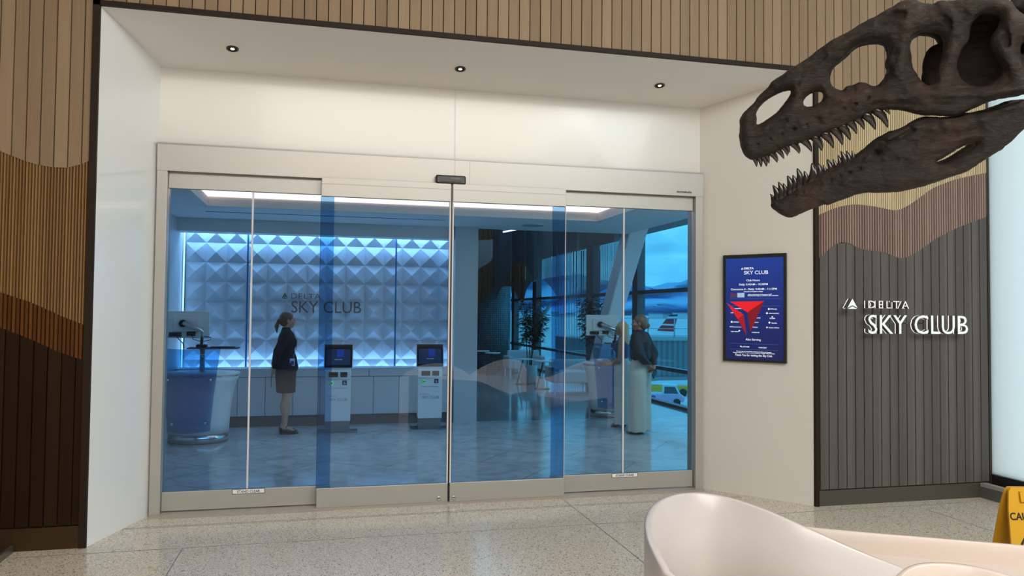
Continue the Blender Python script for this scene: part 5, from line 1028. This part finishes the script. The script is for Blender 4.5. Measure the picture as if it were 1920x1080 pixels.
# blonde woman with phone
A2 = [((-.165, 0, 1.375), (-.21, .02, 1.10), (-.085, .205, 1.02), (.45, .85, .05), (.1, .1, -1), (.9, .2, .1)), ((.165, 0, 1.375), (.205, .07, 1.10), (.10, .26, 1.03), (-.35, .9, .05), (.1, -.1, 1), (-.9, .2, .1))]
z = .055
t, bo, hp, R, _s = person('person', 'long-haired blonde woman in sleeveless blue top and cream trousers holding a white phone', (4.16, 10.42), radians(62), 1.445, A2, skin2, lift=z, turn=radians(-12))
s = SDF((-.24, -.20, .95), (.24, .20, 1.46), .0065); s.ell((0, 0, 1.25+z), (.158, .114, .165), k=.04); s.ell((0, 0, 1.08+z), (.142, .104, .15), k=.05); s.cap((-.095, -.004, 1.375+z), (.095, -.004, 1.375+z), .048, k=.03)
for sg in (-1, 1): s.ell((sg*.055, .084, 1.235+z), (.062, .054, .064), k=.03); s.cap((sg*.20, 0, 1.42+z), (sg*.18, 0, 1.30+z), .045, .04, k=.01, op='s')
s.cap((0, .01, 1.46+z), (0, .01, 1.42+z), .072, .06, k=.01, op='s'); s.slabz(.985+z, 1.425+z); ripple(s, .004, 8, .98, 1.3); s.obj('sleeveless_top', blue_top, t)
trousers(t, z, cream, .112, .050); shoes(t, z, shoe_n, 'stiletto')
s = SDF((-.16, -.22, 1.10), (.16, .14, 1.76), .0062); hair_cap(s, hp, R)
for q in range(9):
    a = radians(-115+q*28.75)-pi/2; x_, y_ = sin(a+pi/2+pi)*.0, 0
    ax_, ay_ = .074*cos(radians(200+q*17.5)), -.018+.075*sin(radians(200+q*17.5)); s.cap(hp(ax_*.9, ay_, 1.60), hp(ax_*1.2, ay_*1.15-.012, 1.30+.012*(q % 3)), .028, .017, k=.014)
s.F += .0013*vnoise(s.F.shape, (2.5, 2.5, 20), 31); s.obj('hair', hair_y, t)
ph = box('white_phone', -.045, .045, .325, .340, 1.035, 1.075, white, None, bevel=.004); bpy.data.objects.remove(ph)
pt = MB().box(-.07, .06, -.035, .04, -.008, .008).obj('phone', mat('white_phone_case', (.75, .78, .8), .3), None, bevel=.004); pt.matrix_world = Matrix.Translation((4.16, 10.42, 0)) @ Matrix.Rotation(radians(62), 4, 'Z') @ Matrix.Translation((0, .313, .925)) @ Matrix.Rotation(radians(20), 4, 'Y')
box('screen', -.062, .052, -.03, .035, .008, .009, black, pt); tag(pt, 'white phone held in both hands by the blonde woman in the blue top', 'phone')
# woman with tied hair and navy blouse, hands behind back
A3 = [((-.165, -.01, 1.375), (-.235, -.10, 1.13), (-.075, -.185, .975), (.75, -.05, -.62), (.3, -.9, .2), (.3, .9, .2)), ((.165, -.01, 1.375), (.235, -.10, 1.13), (.075, -.185, .955), (-.70, -.05, -.70), (.3, -.9, .2), (-.3, .9, .2))]
z = .02
t, bo, hp, R, _s = person('person', 'woman in loose navy blouse and cream trousers, hands clasped behind her back', (4.17, 9.80), radians(42), 1.57, A3, skin2, lift=z, turn=radians(28))
s = SDF((-.36, -.32, .88), (.36, .25, 1.50), .0068); s.ell((0, -.01, 1.25+z), (.178, .145, .18), k=.05); s.ell((0, -.015, 1.09+z), (.170, .145, .12), k=.05); s.cap((-.135, -.005, 1.372+z), (.135, -.005, 1.372+z), .060, k=.035)
for sg in (-1, 1):
    sh, el, wr = [Vector(q) for q in A3[0 if sg < 0 else 1][:3]]; s.cap(sh, el, .068, .072, k=.03); s.cap(el, el.lerp(wr, .88), .072, .040, k=.02)
s.cap((0, -.012, 1.40+z), (0, .0, 1.45+z), .066, .058, k=.02); s.cap((0, .0, 1.52+z), (0, .0, 1.46+z), .048, k=.006, op='s'); s.slabz(.99, 1.462+z); ripple(s, .008, 9, .98, 1.42); s.obj('blouse', navy2, t)
trousers(t, z, cream, .122, .035, .082); shoes(t, z, shoe_t, 'flat')
s = SDF((-.14, -.20, 1.38), (.14, .14, 1.76), .0062); hair_cap(s, hp, R); s.ell(hp(0, -.125, 1.52), (.034, .030, .034), k=.012); s.ell(hp(0, -.07, 1.50), (.05, .04, .04), k=.02); s.F += .0009*vnoise(s.F.shape, (2.5, 2.5, 14), 41); s.obj('hair', hair_g, t)
ph = MB().box(-.035, .035, -.006, .006, -.07, .07).obj('phone', black, None, bevel=.004); ph.matrix_world = Matrix.Translation((4.17, 9.80, 0)) @ Matrix.Rotation(radians(42), 4, 'Z') @ Matrix.Translation((-.02, -.225, .815)) @ Matrix.Rotation(radians(55), 4, 'Y'); tag(ph, 'black phone held behind the back of the woman in the navy blouse', 'phone')
box('camera_bump', -.03, -.005, -.010, -.006, .03, .06, black, ph)
